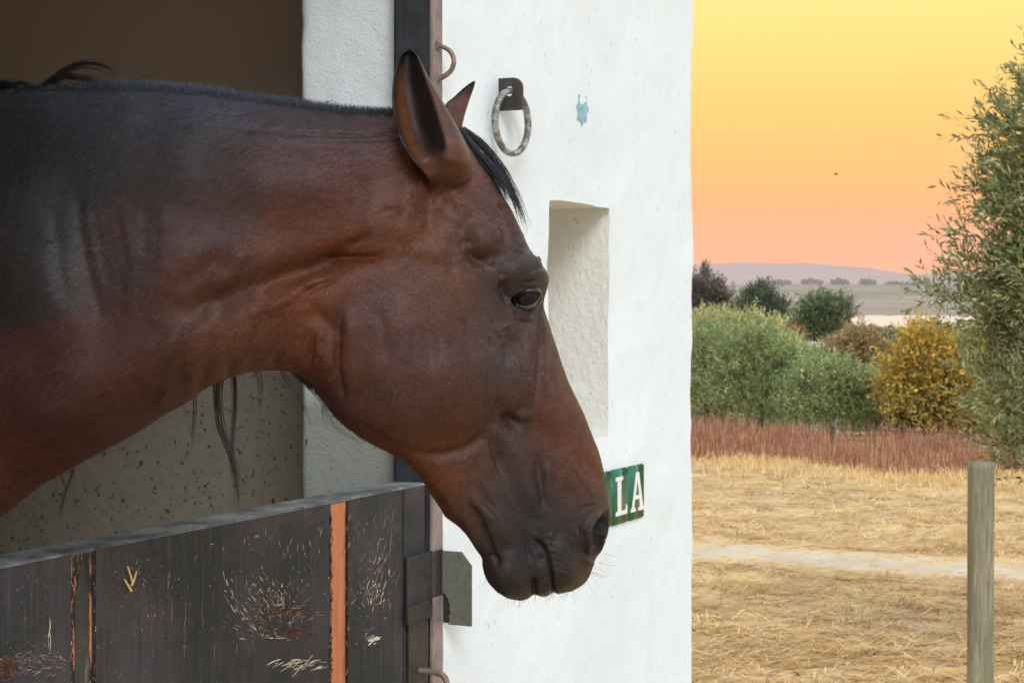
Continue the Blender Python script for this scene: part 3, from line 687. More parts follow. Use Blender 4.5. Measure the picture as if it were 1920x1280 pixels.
FEAT = [
  # (kind, points, sigma or softness in px, height in mm)
  (S_, [(740, 640), (790, 700), (830, 720)], 95, 8), (S_, [(700, 700), (760, 770), (840, 780)], 45, 4),
  (S_, [(640, 570), (636, 640), (637, 690), (650, 750)], 6, -3.6), (S_, [(655, 560), (658, 640), (660, 700), (672, 750)], 20, 4), (S_, [(660, 780), (720, 824), (800, 850), (880, 834), (925, 785)], 10, -2.6), (S_, [(765, 872), (805, 918), (845, 962)], 7, -2.5),
  (S_, [(902, 442), (908, 452)], 25, 6.5), (S_, [(915, 422), (926, 440), (930, 462)], 7, 2.6), (S_, [(876, 462), (892, 484), (922, 490)], 11, -6), (S_, [(868, 430), (872, 450)], 12, -2),
  (S_, [(925, 383), (939, 408), (946, 436), (951, 460), (962, 472), (986, 474)], 4.5, 5), (R_, [(934, 388), (950, 388), (985, 440), (1000, 468), (965, 468), (953, 440)], 6, -8),
  (S_, [(965, 505), (990, 500)], 30, 8), (S_, [(938, 520), (945, 545), (958, 570)], 9, -5), (S_, [(972, 523), (1000, 517), (1018, 511)], 3.5, 1.8), (S_, [(975, 530), (1000, 525), (1016, 519)], 2.6, -2.2), (S_, [(985, 514), (1012, 506)], 2.6, -1.2),
  (S_, [(962, 588), (980, 595), (1002, 592)], 6, 2.2), (S_, [(958, 578), (972, 588), (1000, 588)], 2.6, -1.5), (S_, [(970, 603), (1000, 604)], 5, -1.5),
  (S_, [(975, 620), (984, 690), (989, 745), (985, 790)], 6, 5), (S_, [(960, 640), (970, 720), (975, 775)], 28, 5), (S_, [(976, 780), (984, 776)], 10, 4), (S_, [(952, 784), (962, 789)], 13, -9), (S_, [(935, 760), (925, 790)], 14, -3),
  (S_, [(1012, 575), (1013, 640), (1010, 695), (998, 760)], 3.6, -3), (S_, [(1019, 595), (1021, 690), (1027, 750)], 4, 2.4), (S_, [(1000, 640), (998, 730)], 8, -2.5), (S_, [(1030, 680), (1036, 740)], 8, -1.5),
  (S_, [(928, 610), (934, 634)], 4, 1.6), (S_, [(905, 625), (925, 660)], 5, -1.2), (S_, [(940, 640), (948, 690)], 10, -1.5),
  (S_, [(912, 805), (930, 850), (945, 900)], 9, -3), (S_, [(945, 795), (968, 850), (985, 915), (1005, 975)], 18, 6.5), (S_, [(1006, 840), (1014, 910), (1018, 965)], 8, -3.4), (S_, [(1026, 860), (1029, 950)], 6, 2.2), (S_, [(1045, 840), (1065, 930)], 18, 2.5), (S_, [(1000, 800), (1050, 830)], 20, -2),
  (S_, [(872, 935), (896, 962), (912, 1000), (928, 1040), (942, 1066)], 5, -3.2), (S_, [(866, 955), (888, 998), (902, 1030)], 9, 3), (S_, [(905, 935), (935, 985), (955, 1030)], 14, 3), (S_, [(905, 1040), (925, 1042), (945, 1050)], 3, -1.8), (S_, [(893, 900), (915, 940), (940, 975)], 7, -2.5),
  (S_, [(1002, 1012), (1013, 1015), (1023, 1028), (1030, 1055), (1036, 1085), (1039, 1130)], 2.3, -4.6), (S_, [(1052, 1030), (1062, 1080)], 20, 3.5), (S_, [(1014, 1045), (1018, 1095)], 12, 3), (S_, [(1000, 1075), (1003, 1118)], 4, -4), (S_, [(948, 1072), (960, 1085)], 28, 5),
  (S_, [(1000, 995), (1006, 1008)], 3, 1.6), (S_, [(1036, 995), (1032, 1010)], 3, 1.4), (S_, [(980, 985), (990, 1030), (995, 1060)], 6, -1.8),
  (R_, [(1111, 988), (1121, 972), (1135, 962), (1146, 970), (1146, 1000), (1135, 1026), (1117, 1048), (1111, 1034), (1109, 1008)], 2.5, -30),
  (S_, [(1104, 1040), (1102, 1008), (1105, 985), (1116, 967), (1133, 957)], 5, 4.5), (S_, [(1090, 980), (1092, 1008), (1098, 1035), (1106, 1050)], 4, -2.6), (S_, [(1085, 955), (1105, 948), (1120, 947)], 3, -1.6), (S_, [(1080, 940), (1100, 935)], 3, -.8), (S_, [(1083, 990), (1090, 1025)], 5, 1.5), (S_, [(1062, 985), (1078, 1020), (1092, 1050)], 7, -1.5), (S_, [(1098, 985), (1096, 1010)], 2.5, 1.3), (S_, [(1100, 1050), (1112, 1060)], 5, 2.0),
  (S_, [(1075, 870), (1095, 905), (1120, 930)], 3, .9), (S_, [(1068, 850), (1080, 835), (1085, 800)], 3, .9), (S_, [(1090, 845), (1110, 880), (1128, 915)], 6, -1.2),
  (S_, [(465, 240), (560, 250), (650, 255), (750, 252)], 4, -3.2), (S_, [(465, 253), (560, 262), (650, 265), (750, 260)], 6, 2.2),
  (S_, [(740, 468), (660, 478), (590, 500), (500, 530), (400, 570), (300, 600)], 24, -9), (S_, [(735, 478), (690, 482), (640, 480), (600, 488)], 7, -4.5), (S_, [(705, 435), (670, 452), (640, 465)], 8, -2.5), (S_, [(728, 398), (742, 396)], 10, -2.5),
  (S_, [(775, 290), (796, 318), (810, 345), (818, 375)], 12, -7), (S_, [(800, 380), (806, 420)], 18, -3), (S_, [(850, 360), (870, 395)], 16, 3), (S_, [(845, 380), (880, 388)], 4, 1), (S_, [(770, 360), (760, 430)], 30, 4),
  (S_, [(470, 590), (458, 690)], 11, 3), (S_, [(440, 640), (420, 712)], 7, -3.2), (S_, [(540, 610), (508, 690)], 8, -3.5), (S_, [(522, 620), (495, 690)], 6, 1.5), (S_, [(388, 650), (372, 735)], 7, -2.8), (S_, [(570, 580), (610, 600), (640, 640)], 15, -3.5), (S_, [(560, 620), (590, 680)], 12, -2), (S_, [(600, 640), (625, 700)], 12, 2),
  (S_, [(172, 380), (185, 450), (205, 540)], 8, -1.5), (S_, [(215, 380), (228, 450), (250, 530)], 8, -1.5), (S_, [(305, 400), (290, 520)], 9, -1.3), (S_, [(255, 470), (268, 580)], 7, -1.1), (S_, [(340, 470), (350, 580)], 9, -1.3),
  (S_, [(-40, 820), (150, 740), (350, 650), (520, 610)], 60, 9), (S_, [(0, 280), (40, 480), (80, 680)], 80, 5), (S_, [(125, 240), (150, 480), (230, 680)], 44, -4), (S_, [(380, 300), (560, 340), (700, 340)], 60, 5), (S_, [(340, 560), (390, 500), (450, 480)], 20, -4)]
FEAT += [  # veins, tendons and fine folds
  (S_, [(905, 560), (918, 590), (930, 620), (936, 650), (930, 690)], 3.2, 1.0), (S_, [(936, 650), (950, 680), (955, 720)], 3, .8), (S_, [(930, 620), (945, 612), (958, 606)], 2.6, .8), (S_, [(1060, 800), (1072, 830), (1070, 860), (1085, 890), (1110, 905)], 2.8, 1.0), (S_, [(1070, 860), (1056, 885), (1052, 920)], 2.6, .8), (S_, [(1085, 890), (1090, 920)], 2.4, .7),
  (S_, [(880, 760), (905, 800), (918, 850), (938, 905), (960, 950)], 4, 1.0), (S_, [(700, 560), (720, 610), (728, 680)], 12, -1.2), (S_, [(800, 560), (830, 640), (835, 730)], 18, 1.6), (S_, [(760, 540), (800, 600), (810, 700)], 14, -1.5), (S_, [(860, 590), (880, 660), (880, 730)], 12, -1.4),
  (S_, [(420, 570), (400, 640), (385, 700)], 5, -3.89), (S_, [(455, 575), (440, 640), (425, 690)], 5, 3.02), (S_, [(500, 570), (480, 640), (462, 690)], 5, -3.46), (S_, [(360, 590), (345, 660), (335, 730)], 6, -3.02), (S_, [(330, 610), (318, 690), (300, 760)], 6, 2.59), (S_, [(520, 560), (505, 610), (490, 650)], 5, 2.59), (S_, [(560, 560), (545, 620), (530, 680)], 6, 3.02), (S_, [(590, 610), (585, 650), (575, 700)], 6, -3.46),
  (S_, [(600, 520), (560, 540), (520, 570), (480, 580)], 7, 3.46), (S_, [(640, 520), (600, 535), (560, 555)], 6, -3.02), (S_, [(480, 480), (455, 510), (440, 550)], 7, -3.24), (S_, [(510, 500), (490, 530), (470, 560)], 6, 2.59), (S_, [(395, 520), (380, 560), (370, 610)], 7, -3.02),
  (S_, [(140, 360), (150, 440), (172, 540), (190, 600)], 5, -1.92), (S_, [(160, 370), (176, 460), (198, 560)], 5, 1.60), (S_, [(196, 380), (210, 460), (232, 560)], 5, -1.76), (S_, [(232, 390), (246, 470), (262, 560)], 5, 1.60), (S_, [(275, 380), (272, 450), (280, 540)], 5, -1.60), (S_, [(310, 380), (305, 450), (300, 520)], 6, 1.60), (S_, [(100, 380), (110, 480), (130, 580)], 8, -2.40), (S_, [(60, 700), (120, 690), (180, 700)], 8, 1.60), (S_, [(80, 745), (130, 735), (170, 745)], 5, -1.60),
  (S_, [(230, 640), (280, 620), (330, 615)], 8, -1.5), (S_, [(820, 400), (850, 410), (870, 425)], 5, 1.0), (S_, [(840, 440), (850, 480), (850, 520)], 10, -1.4), (S_, [(760, 480), (800, 470), (850, 480)], 14, 1.8), (S_, [(830, 350), (860, 352), (885, 350)], 4, -1.2), (S_, [(822, 365), (850, 372), (878, 372)], 4, 1.0)]
EYE_AP = [(963, 564), (966, 554), (977, 548), (993, 545), (1006, 546), (1012, 553), (1009, 563), (1000, 572), (986, 576), (972, 573)]
FEAT += [(R_, EYE_AP, 2.5, -11), (S_, EYE_AP[:1]+EYE_AP[1:6], 5, 2.0)]
_r = random.Random(3)
for k in range(11):      # fine creases fanning round the corner of the mouth
    a = k/10; u0, v0 = 1008+a*24, 1012+a*62
    FEAT.append((S_, [(u0+6, v0-2), (u0+16, v0-6-4*(1-a)), (u0+30+6*_r.random(), v0-2+8*a)], 1.7, .28*(-1)**k+.05))
for k in range(5): FEAT.append((S_, [(930+k*14, 1062+k*4), (950+k*12, 1088+k*3)], 2.2, .35*(-1)**k))
FEAT_GAIN = 1.85
def feat_height(Q):
    H = np.zeros(len(Q))
    for kind, pts, sg, mm in FEAT:
        P = np.array(pts, float)
        if kind == S_:
            if len(P) > 2: P = catmull(P, 10)
            pad = 3*sg
        else:
            P = catmull(P, 8, True); pad = 2*sg+4
        m = np.where((Q[:, 0] > P[:, 0].min()-pad) & (Q[:, 0] < P[:, 0].max()+pad) & (Q[:, 1] > P[:, 1].min()-pad) & (Q[:, 1] < P[:, 1].max()+pad))[0]
        if not len(m): continue
        if kind == S_:
            d = seg_dist(Q[m], P[:-1], P[1:]); k = np.exp(-(d/sg)**2); Ln = np.linalg.norm(np.diff(P, axis=0), axis=1).sum()
            if Ln > 4*sg:      # strokes fade out towards their ends
                de = np.minimum(np.linalg.norm(Q[m]-P[0], axis=1), np.linalg.norm(Q[m]-P[-1], axis=1)); k = k*sstep(-.02*Ln, min(.33*Ln, 5*sg), de)
            H[m] += mm*k
        else:
            d = seg_dist(Q[m], P, np.roll(P, -1, 0)); sd = np.where(pip(Q[m], P), d, -d); H[m] += mm*sstep(-sg, sg, sd)
    return H*.001*FEAT_GAIN

COATC = [  # px, py, apparent coat colour (sRGB), sky sheen and shading included
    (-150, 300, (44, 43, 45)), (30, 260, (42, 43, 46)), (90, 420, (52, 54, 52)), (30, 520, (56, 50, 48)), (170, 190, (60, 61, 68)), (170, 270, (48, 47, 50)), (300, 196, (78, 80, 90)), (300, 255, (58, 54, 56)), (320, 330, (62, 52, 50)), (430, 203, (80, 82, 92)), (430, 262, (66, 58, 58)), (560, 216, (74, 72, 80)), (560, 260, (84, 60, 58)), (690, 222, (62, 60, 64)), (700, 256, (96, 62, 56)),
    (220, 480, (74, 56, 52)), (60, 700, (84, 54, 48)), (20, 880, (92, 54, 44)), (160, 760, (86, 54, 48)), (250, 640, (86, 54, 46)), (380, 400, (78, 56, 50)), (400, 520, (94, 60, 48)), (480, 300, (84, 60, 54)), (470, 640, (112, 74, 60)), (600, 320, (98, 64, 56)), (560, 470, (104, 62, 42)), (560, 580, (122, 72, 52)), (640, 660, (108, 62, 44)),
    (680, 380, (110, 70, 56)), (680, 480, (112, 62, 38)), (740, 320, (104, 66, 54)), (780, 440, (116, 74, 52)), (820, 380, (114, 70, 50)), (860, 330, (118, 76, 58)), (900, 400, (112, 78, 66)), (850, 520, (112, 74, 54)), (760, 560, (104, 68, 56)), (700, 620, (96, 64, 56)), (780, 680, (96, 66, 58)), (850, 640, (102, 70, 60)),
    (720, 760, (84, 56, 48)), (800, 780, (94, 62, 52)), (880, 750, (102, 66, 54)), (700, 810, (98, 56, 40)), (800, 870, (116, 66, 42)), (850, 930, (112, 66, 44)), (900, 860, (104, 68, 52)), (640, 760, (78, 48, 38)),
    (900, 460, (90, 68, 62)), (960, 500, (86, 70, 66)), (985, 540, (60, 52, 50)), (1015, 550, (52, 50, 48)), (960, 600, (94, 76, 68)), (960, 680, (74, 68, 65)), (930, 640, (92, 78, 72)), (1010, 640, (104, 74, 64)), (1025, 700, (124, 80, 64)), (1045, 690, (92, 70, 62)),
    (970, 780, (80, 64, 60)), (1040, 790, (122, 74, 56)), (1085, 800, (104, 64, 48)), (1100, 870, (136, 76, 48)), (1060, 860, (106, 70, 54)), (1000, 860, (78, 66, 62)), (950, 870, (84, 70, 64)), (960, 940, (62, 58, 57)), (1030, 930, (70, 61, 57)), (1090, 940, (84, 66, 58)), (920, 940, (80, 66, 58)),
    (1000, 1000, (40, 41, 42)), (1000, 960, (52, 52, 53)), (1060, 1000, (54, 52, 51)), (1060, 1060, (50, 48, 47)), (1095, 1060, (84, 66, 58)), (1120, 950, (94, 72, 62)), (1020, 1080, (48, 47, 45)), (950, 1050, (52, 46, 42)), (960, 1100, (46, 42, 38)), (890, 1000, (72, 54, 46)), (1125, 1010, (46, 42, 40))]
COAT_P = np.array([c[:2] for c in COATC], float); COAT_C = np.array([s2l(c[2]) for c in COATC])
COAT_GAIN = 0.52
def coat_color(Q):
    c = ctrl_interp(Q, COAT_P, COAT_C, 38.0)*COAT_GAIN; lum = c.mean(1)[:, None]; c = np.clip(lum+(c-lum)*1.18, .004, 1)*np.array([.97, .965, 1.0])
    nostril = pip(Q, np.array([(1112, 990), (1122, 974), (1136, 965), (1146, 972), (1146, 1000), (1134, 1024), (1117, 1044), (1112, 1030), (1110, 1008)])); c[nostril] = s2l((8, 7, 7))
    ap = seg_dist(Q, np.array(EYE_AP, float), np.roll(np.array(EYE_AP, float), -1, 0)); ins = pip(Q, np.array(EYE_AP, float))
    k = np.where(ins, 1, np.exp(-(ap/6)**2))[:, None]; c = c*(1-k)+k*s2l((20, 18, 17)); k = np.exp(-(np.hypot(Q[:, 0]-1017, Q[:, 1]-556)/10)**2)[:, None]; c = c*(1-k)+k*s2l((20, 20, 19))
    return c

def inflate(outline, wfun, ymfun, spacing, open_left=None):
    """closed body from a side outline: both flanks share the rim; returns uv, flank sign, depth offset and faces"""
    O = outline; n = len(O); A, B = O, np.roll(O, -1, 0)
    T = np.roll(O, -1, 0)-np.roll(O, 1, 0); T /= np.linalg.norm(T, axis=1)[:, None]+1e-9
    Nn = np.stack([-T[:, 1], T[:, 0]], 1)
    if not pip(O[:1]+Nn[:1]*2, O)[0]: Nn = -Nn
    keep = np.ones(n, bool)
    if open_left is not None: keep = ~((A[:, 0] < open_left) & (B[:, 0] < open_left))
    pts = []
    for d in (.8, 2.2, 4.5): 
        q = O+Nn*d; dd = seg_dist(q, A, B); pts.append(q[(dd > d*.75) & pip(q, O)])
    lo, hi = O.min(0), O.max(0)
    for sp, reg in spacing:
        x0, y0, x1, y1 = reg if reg else (lo[0], lo[1], hi[0], hi[1])
        gx, gy = np.meshgrid(np.arange(x0, x1, sp), np.arange(y0, y1, sp*.866)); gx = gx+(np.arange(gx.shape[0]) % 2)[:, None]*sp*.5
        g = np.stack([gx.ravel(), gy.ravel()], 1)+rng.normal(0, sp*.06, (gx.size, 2))
        for sp2, reg2 in spacing:
            if reg2 and sp2 < sp: g = g[~((g[:, 0] > reg2[0]) & (g[:, 0] < reg2[2]) & (g[:, 1] > reg2[1]) & (g[:, 1] < reg2[3]))]
        g = g[pip(g, O)]; dd = seg_dist(g, A, B); pts.append(g[dd > 6.5])
    I = np.concatenate(pts)
    allp = np.concatenate([O, I])
    vs, es, fs, *_ = delaunay_2d_cdt([Vector((float(a), float(b))) for a, b in allp], [], [list(range(n))], 1, 1e-4)
    uv = np.array([(v.x, v.y) for v in vs]); fs = np.array([f for f in fs if len(f) == 3])
    d = seg_dist(uv, A[keep], B[keep]); rim = d < .05
    if open_left is not None: rim &= True
    w = wfun(uv, d)
    # orient so that the near flank looks towards the camera (-Y)
    e1 = uv[fs[:, 1]]-uv[fs[:, 0]]; e2 = uv[fs[:, 2]]-uv[fs[:, 0]]; cr = e1[:, 0]*e2[:, 1]-e1[:, 1]*e2[:, 0]
    fs[cr > 0] = fs[cr > 0][:, ::-1]
    m = len(uv); far = np.arange(m)+m; far[rim] = np.where(rim)[0]
    idx = np.concatenate([np.arange(m), np.where(~rim)[0]+m]); remap = {int(a): i for i, a in enumerate(idx)}
    lut = np.full(2*m, -1); lut[idx] = np.arange(len(idx))
    F2 = np.concatenate([fs, lut[far[fs]][:, ::-1]])
    UV = np.concatenate([uv, uv[~rim]]); sgn = np.concatenate([-np.ones(m), np.ones((~rim).sum())]); off = np.concatenate([-w, w[~rim]])
    return UV, sgn, off, F2
def uvy(UV, off, ym):
    return np.stack([(UV[:, 0]-HX)/F*ym, ym+off, HC-(UV[:, 1]-HY)/F*ym], 1)
def project(Vv): return np.stack([HX+Vv[:, 0]/Vv[:, 1]*F, HY-(Vv[:, 2]-HC)/Vv[:, 1]*F], 1)
def vnormals(V, Fc):
    Fc = np.asarray(Fc); n = np.cross(V[Fc[:, 1]]-V[Fc[:, 0]], V[Fc[:, 2]]-V[Fc[:, 0]]); N = np.zeros_like(V)
    for k in range(3): np.add.at(N, Fc[:, k], n)
    return N/(np.linalg.norm(N, axis=1)[:, None]+1e-12)

def build_horse():
    O = catmull(np.array(OUT_TOP, float), 5.0); O = np.concatenate([O, np.stack([np.full(150, -262.0), np.linspace(1124, 222, 152)[1:-1]], 1)])
    def wf(uv, d):
        c = ctrl_interp(uv, CTRL[:, :2], CTRL[:, 2:], 62.0)
        t = np.clip(d/c[:, 1], 0, 1); t = t-.08*t*t*(1-t)
        return c[:, 0]*np.sqrt(np.clip(1-(1-t)**2, 0, 1))
    UV, sgn, off, Fc = inflate(O, wf, Ym, [(8, None), (3.6, (590, 200, 1160, 1140)), (1.9, (935, 490, 1035, 615)), (2.0, (870, 930, 1150, 1130))], -261)
    ym = Ym(UV[:, 0]); V = uvy(UV, off, ym)
    # relax the flanks a little so that no crease is left from the outline's medial line
    E = np.concatenate([Fc[:, [0, 1]], Fc[:, [1, 2]], Fc[:, [2, 0]]]); rimv = np.abs(off) < 1e-6
    for _ in range(14):
        acc = np.zeros(len(V)); cnt = np.zeros(len(V)); np.add.at(acc, E[:, 0], V[E[:, 1], 1]); np.add.at(cnt, E[:, 0], 1)
        V[:, 1] = np.where(rimv, V[:, 1], .5*V[:, 1]+.5*acc/np.maximum(cnt, 1))
    N = vnormals(V, Fc)
    mir = V.copy(); mir[:, 1] = np.where(sgn > 0, 2*ym-V[:, 1], V[:, 1]); Q = project(mir)
    H = feat_height(Q)*sstep(.05, .45, np.abs(N[:, 1]))
    deep = pip(Q, np.array([(1108, 985), (1121, 966), (1135, 958), (1150, 966), (1150, 1002), (1137, 1030), (1117, 1052), (1106, 1034)], float))
    H[deep] = feat_height(Q[deep])*sstep(0, 4.0, seg_dist(Q[deep], O, np.roll(O, -1, 0)))
    nz = np.array([noise.noise(Vector(p)*22)*.0010+noise.noise(Vector(p)*55)*.0005 for p in V.tolist()])*(~rimv)
    V = V+N*(H+nz)[:, None]
    for _ in range(2):
        acc = np.zeros_like(V); cnt = np.zeros(len(V)); np.add.at(acc, E[:, 0], V[E[:, 1]]); np.add.at(cnt, E[:, 0], 1)
        V = np.where(rimv[:, None], V, .65*V+.35*acc/np.maximum(cnt, 1)[:, None])
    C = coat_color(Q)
    global HN_V, HN_F, HN_C, HN_S
    HN_V, HN_F, HN_C, HN_S = V.copy(), Fc.copy(), C.copy(), sgn.copy()
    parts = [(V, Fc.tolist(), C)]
    # ---- near ear: a cup open towards the viewer, with a rolled front edge
    rows = [((766, 93), (769, 93), (771, 94)), ((752, 105), (780, 105), (783, 105)), ((742, 130), (789, 130), (794, 126)), ((736, 160), (801, 163), (809, 154)), ((736, 200), (814, 203), (833, 195)), ((744, 243), (826, 243), (858, 238)),
            ((758, 277), (832, 268), (874, 274)), ((779, 306), (832, 296), (884, 306)), ((804, 334), (838, 328), (884, 334)), ((822, 354), (846, 354), (876, 356)), ((832, 370), (850, 372), (866, 374))]
    rows = np.array(rows, float); k = 4; rr = np.stack([catmull(rows[:, j], 1e9) for j in range(3)], 1)
    dense = []
    for j in range(3):
        c = []
        for i in range(len(rows)-1):
            p0, p1, p2, p3 = rows[max(i-1, 0), j], rows[i, j], rows[i+1, j], rows[min(i+2, len(rows)-1), j]
            for q_ in range(5):
                t = q_/5; c.append(.5*((2*p1)+(p2-p0)*t+(2*p0-5*p1+4*p2-p3)*t*t+(-p0+3*p1-3*p2+p3)*t**3))
        c.append(rows[-1, j]); dense.append(np.array(c))
    L, R1, R = dense; nr = len(L); nrow = np.linspace(0, len(rows)-1, nr)
    hollow = np.interp(nrow, range(11), [0, .010, .018, .028, .034, .040, .036, .016, .003, 0, 0])
    base_y = np.interp(nrow, range(11), [2.150, 2.146, 2.138, 2.128, 2.116, 2.104, 2.094, 2.096, 2.120, 2.155, 2.195])
    roll = np.interp(nrow, range(11), [.001, .004, .007, .010, .016, .024, .032, .040, .048, .05, .05])
    eV, eC, eF = [], [], []; ca, cb = 12, 8
    def ear_col(side, t, i):
        v = nrow[i]; dark = s2l((18, 15, 15)); br = s2l((122, 72, 44)); inn = s2l((30, 18, 13)); skin = s2l((112, 74, 60))
        tip = float(sstep(2.9, 1.2, np.array(v)))
        if side == 0:
            c = br*(1-sstep(.18, .55, np.array(t)))+inn*sstep(.18, .55, np.array(t))  # inner ear darkens by colour: the hollow's shade is painted in
            rim = math.exp(-(t/.13)**2)*float(sstep(8, 6, np.array(v))); hl = float(sstep(.5, .8, np.array(t))*sstep(3.5, 5.5, np.array(v))*sstep(7.2, 6.2, np.array(v)))
            c = c*(1-hl)+s2l((14, 10, 9))*hl; f_ = float(sstep(6.2, 7.3, np.array(v))); c = c*(1-f_)+skin*f_
        else: c = skin; rim = math.exp(-(t/.25)**2)*.55*float(sstep(6, 3, np.array(v)))
        k_ = max(tip, rim); return c*(1-k_)+dark*k_
    for i in range(nr):
        for a in range(ca+1):
            t = a/ca; u, v = L[i]*(1-t)+R1[i]*t
            y = base_y[i]+hollow[i]*math.sin(math.pi*min(1, t*1.02))**.65-.004*t
            eV.append(px(u, v, y)); eC.append(ear_col(0, t, i))
        for b in range(1, cb+1):
            t = b/cb; u, v = R1[i]*(1-math.sin(t*math.pi/2))+R[i]*math.sin(t*math.pi/2)
            y = base_y[i]-.004+roll[i]*(1-math.cos(t*math.pi/2))-.003*math.sin(math.pi*t)
            eV.append(px(u, v, y)); eC.append(ear_col(1, t, i))
        for b in range(1, 12):      # back of the ear, from the front edge round to the rear edge
            t = b/12; u, v = R[i]*(1-t)+L[i]*t; yR = base_y[i]-.004+roll[i]; yL = base_y[i]
            y = yR*(1-t)+yL*t+(hollow[i]+.010)*math.sin(math.pi*t)**.6
            eV.append(px(u, v, y)); eC.append(s2l((70, 46, 38)))
    m = ca+1+cb+11
    for i in range(nr-1):
        for a in range(m):
            a2 = (a+1) % m; eF.append((i*m+a, (i+1)*m+a, (i+1)*m+a2, i*m+a2))
    eF.append(tuple(range(m)))
    parts.append((np.array(eV), eF, np.array(eC)*.60))
    # ---- far ear
    fo = catmull(np.array([(889, 152), (872, 163), (852, 181), (834, 198), (826, 230), (840, 262), (862, 262), (866, 240), (872, 214), (881, 186), (890, 160)], float), 3, True)
    fuv, fs_, foff, fF = inflate(fo, lambda uv, d: .012*np.sqrt(np.clip(1-(1-np.clip(d/12, 0, 1))**2, 0, 1)), None, [(4, None)])
    fV = uvy(fuv, foff, np.full(len(fuv), 2.262)); fk = sstep(196, 160, fuv[:, 1])[:, None]
    rimd = seg_dist(fuv, fo, np.roll(fo, -1, 0)); fC = s2l((118, 80, 70))*(1-fk)+s2l((20, 17, 17))*fk
    parts.append((fV, fF.tolist(), fC*.62))
    # ---- trunk and legs inside the box (continues the neck)
    s0 = 1.845
    def loft(rings, seg=28):
        Vv, Ff = [], []
        for (n_, sc, zc, hn, hs, hz) in rings:
            for k_ in range(seg):
                a = 2*math.pi*k_/seg
                Vv.append(SN(sc+hs*math.cos(a), n_+hn*math.sin(a), zc+hz*math.sin(a)))
        for i in range(len(rings)-1):
            for k_ in range(seg): Ff.append((i*seg+k_, (i+1)*seg+k_, (i+1)*seg+(k_+1) % seg, i*seg+(k_+1) % seg))
        Ff.append(tuple(range(seg))); Ff.append(tuple(reversed(range((len(rings)-1)*seg, len(rings)*seg)))); return np.array(Vv), Ff
    B = [(-1.90, 1.46, .33, .15), (-2.0, 1.40, .40, .20), (-2.1, 1.28, .43, .24), (-2.3, 1.20, .41, .27), (-2.6, 1.15, .37, .30), (-3.0, 1.15, .36, .31), (-3.3, 1.21, .34, .29), (-3.55, 1.25, .29, .23), (-3.7, 1.25, .19, .15), (-3.76, 1.25, .07, .05)]
    ns = np.linspace(0, len(B)-1, 34); B = np.array(B); B = np.stack([np.interp(ns, range(len(B)), B[:, j]) for j in range(4)], 1)
    tV, tF = loft([(b[0], s0, b[1], 0, b[3], b[2]) for b in B]); brown = s2l((84, 54, 46)); parts.append((tV, tF, np.tile(brown, (len(tV), 1))))
    for sg in (-1, 1):
        for leg in ([(-2.15, 1.12, .15), (-2.13, .88, .105), (-2.10, .66, .062), (-2.09, .50, .056), (-2.09, .46, .05), (-2.09, .30, .036), (-2.09, .16, .044), (-2.05, .075, .042), (-2.04, .05, .058), (-2.03, .005, .066)],
                    [(-3.42, 1.12, .20), (-3.38, .90, .14), (-3.40, .72, .085), (-3.52, .54, .066), (-3.54, .46, .056), (-3.50, .30, .042), (-3.48, .16, .048), (-3.44, .075, .044), (-3.43, .05, .058), (-3.42, .005, .066)]):
            q_ = np.linspace(0, len(leg)-1, 30); lg = np.array(leg); lg = np.stack([np.interp(q_, range(len(lg)), lg[:, j]) for j in range(3)], 1)
            lV, lF = loft([(a[0], s0+sg*.15, a[1], a[2], a[2]*.85, 0) for a in lg], 16)
            cc = np.where((lV[:, 2] < .75)[:, None], s2l((24, 21, 20)), brown); parts.append((lV, lF, cc))
    Vs, Fs, Cs = [], [], []; b = 0
    for v_, f_, c_ in parts:
        Vs.append(v_); Cs.append(c_); Fs += [tuple(int(i)+b for i in f) for f in f_]; b += len(v_)
    t = NT('bay_coat'); c = t.attr(); v = t.coords(); st = t.coords((1.0, 1.0, 2.6), rot=(0, .35, 0))
    f = t.noise(st, 420, 3, .6); g = t.noise(v, 26, 5, .6); h2 = t.noise(st, 130, 4, .6)
    c = t.mix(t.math('MULTIPLY', t.ramp(g, [(.38, 1), (.60, 0)]), .38), c, (.022, .012, .010)); c = t.mix(.7, c, t.ramp(t.noise(st, 70, 5, .7), [(.3, .62), (.7, 1.38)]), 'MULTIPLY')
    c = t.mix(.9, c, t.ramp(f, [(.3, .62), (.7, 1.38)]), 'MULTIPLY')
    bmp = t.bump(t.math('ADD', f, t.math('MULTIPLY', h2, .9)), .0011, .42)
    t.set(c, .44, bmp, Specular_IOR_Level=.22, Sheen_Weight=.02, Sheen_Roughness=.45)
    t.b.inputs['Sheen Tint'].default_value = (.75, .8, .95, 1)
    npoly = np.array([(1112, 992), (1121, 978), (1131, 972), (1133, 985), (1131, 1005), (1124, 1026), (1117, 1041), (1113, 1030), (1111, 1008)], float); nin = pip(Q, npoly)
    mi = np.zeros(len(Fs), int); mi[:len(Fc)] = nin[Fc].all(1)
    dn = NT('nostril_lining'); dn.set((.006, .005, .005), .95, Specular_IOR_Level=0.0)  # dark skin, blackened further: depth shade is put into the colour
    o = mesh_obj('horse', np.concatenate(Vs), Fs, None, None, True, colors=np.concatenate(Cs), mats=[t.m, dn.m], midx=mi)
    tag(o, 'dark bay horse leaning its neck and lowered head out over the half door', 'horse')
    return o
horse = build_horse()

def near_pt(u, v, lift=0.0):
    """point on the near flank seen at this pixel"""
    m = HN_S < 0; q = project(HN_V[m]); i = ((q-np.array([u, v]))**2).sum(1).argsort()[:3]; y = HN_V[m][i, 1].mean()-lift
    return px(u, v, y)

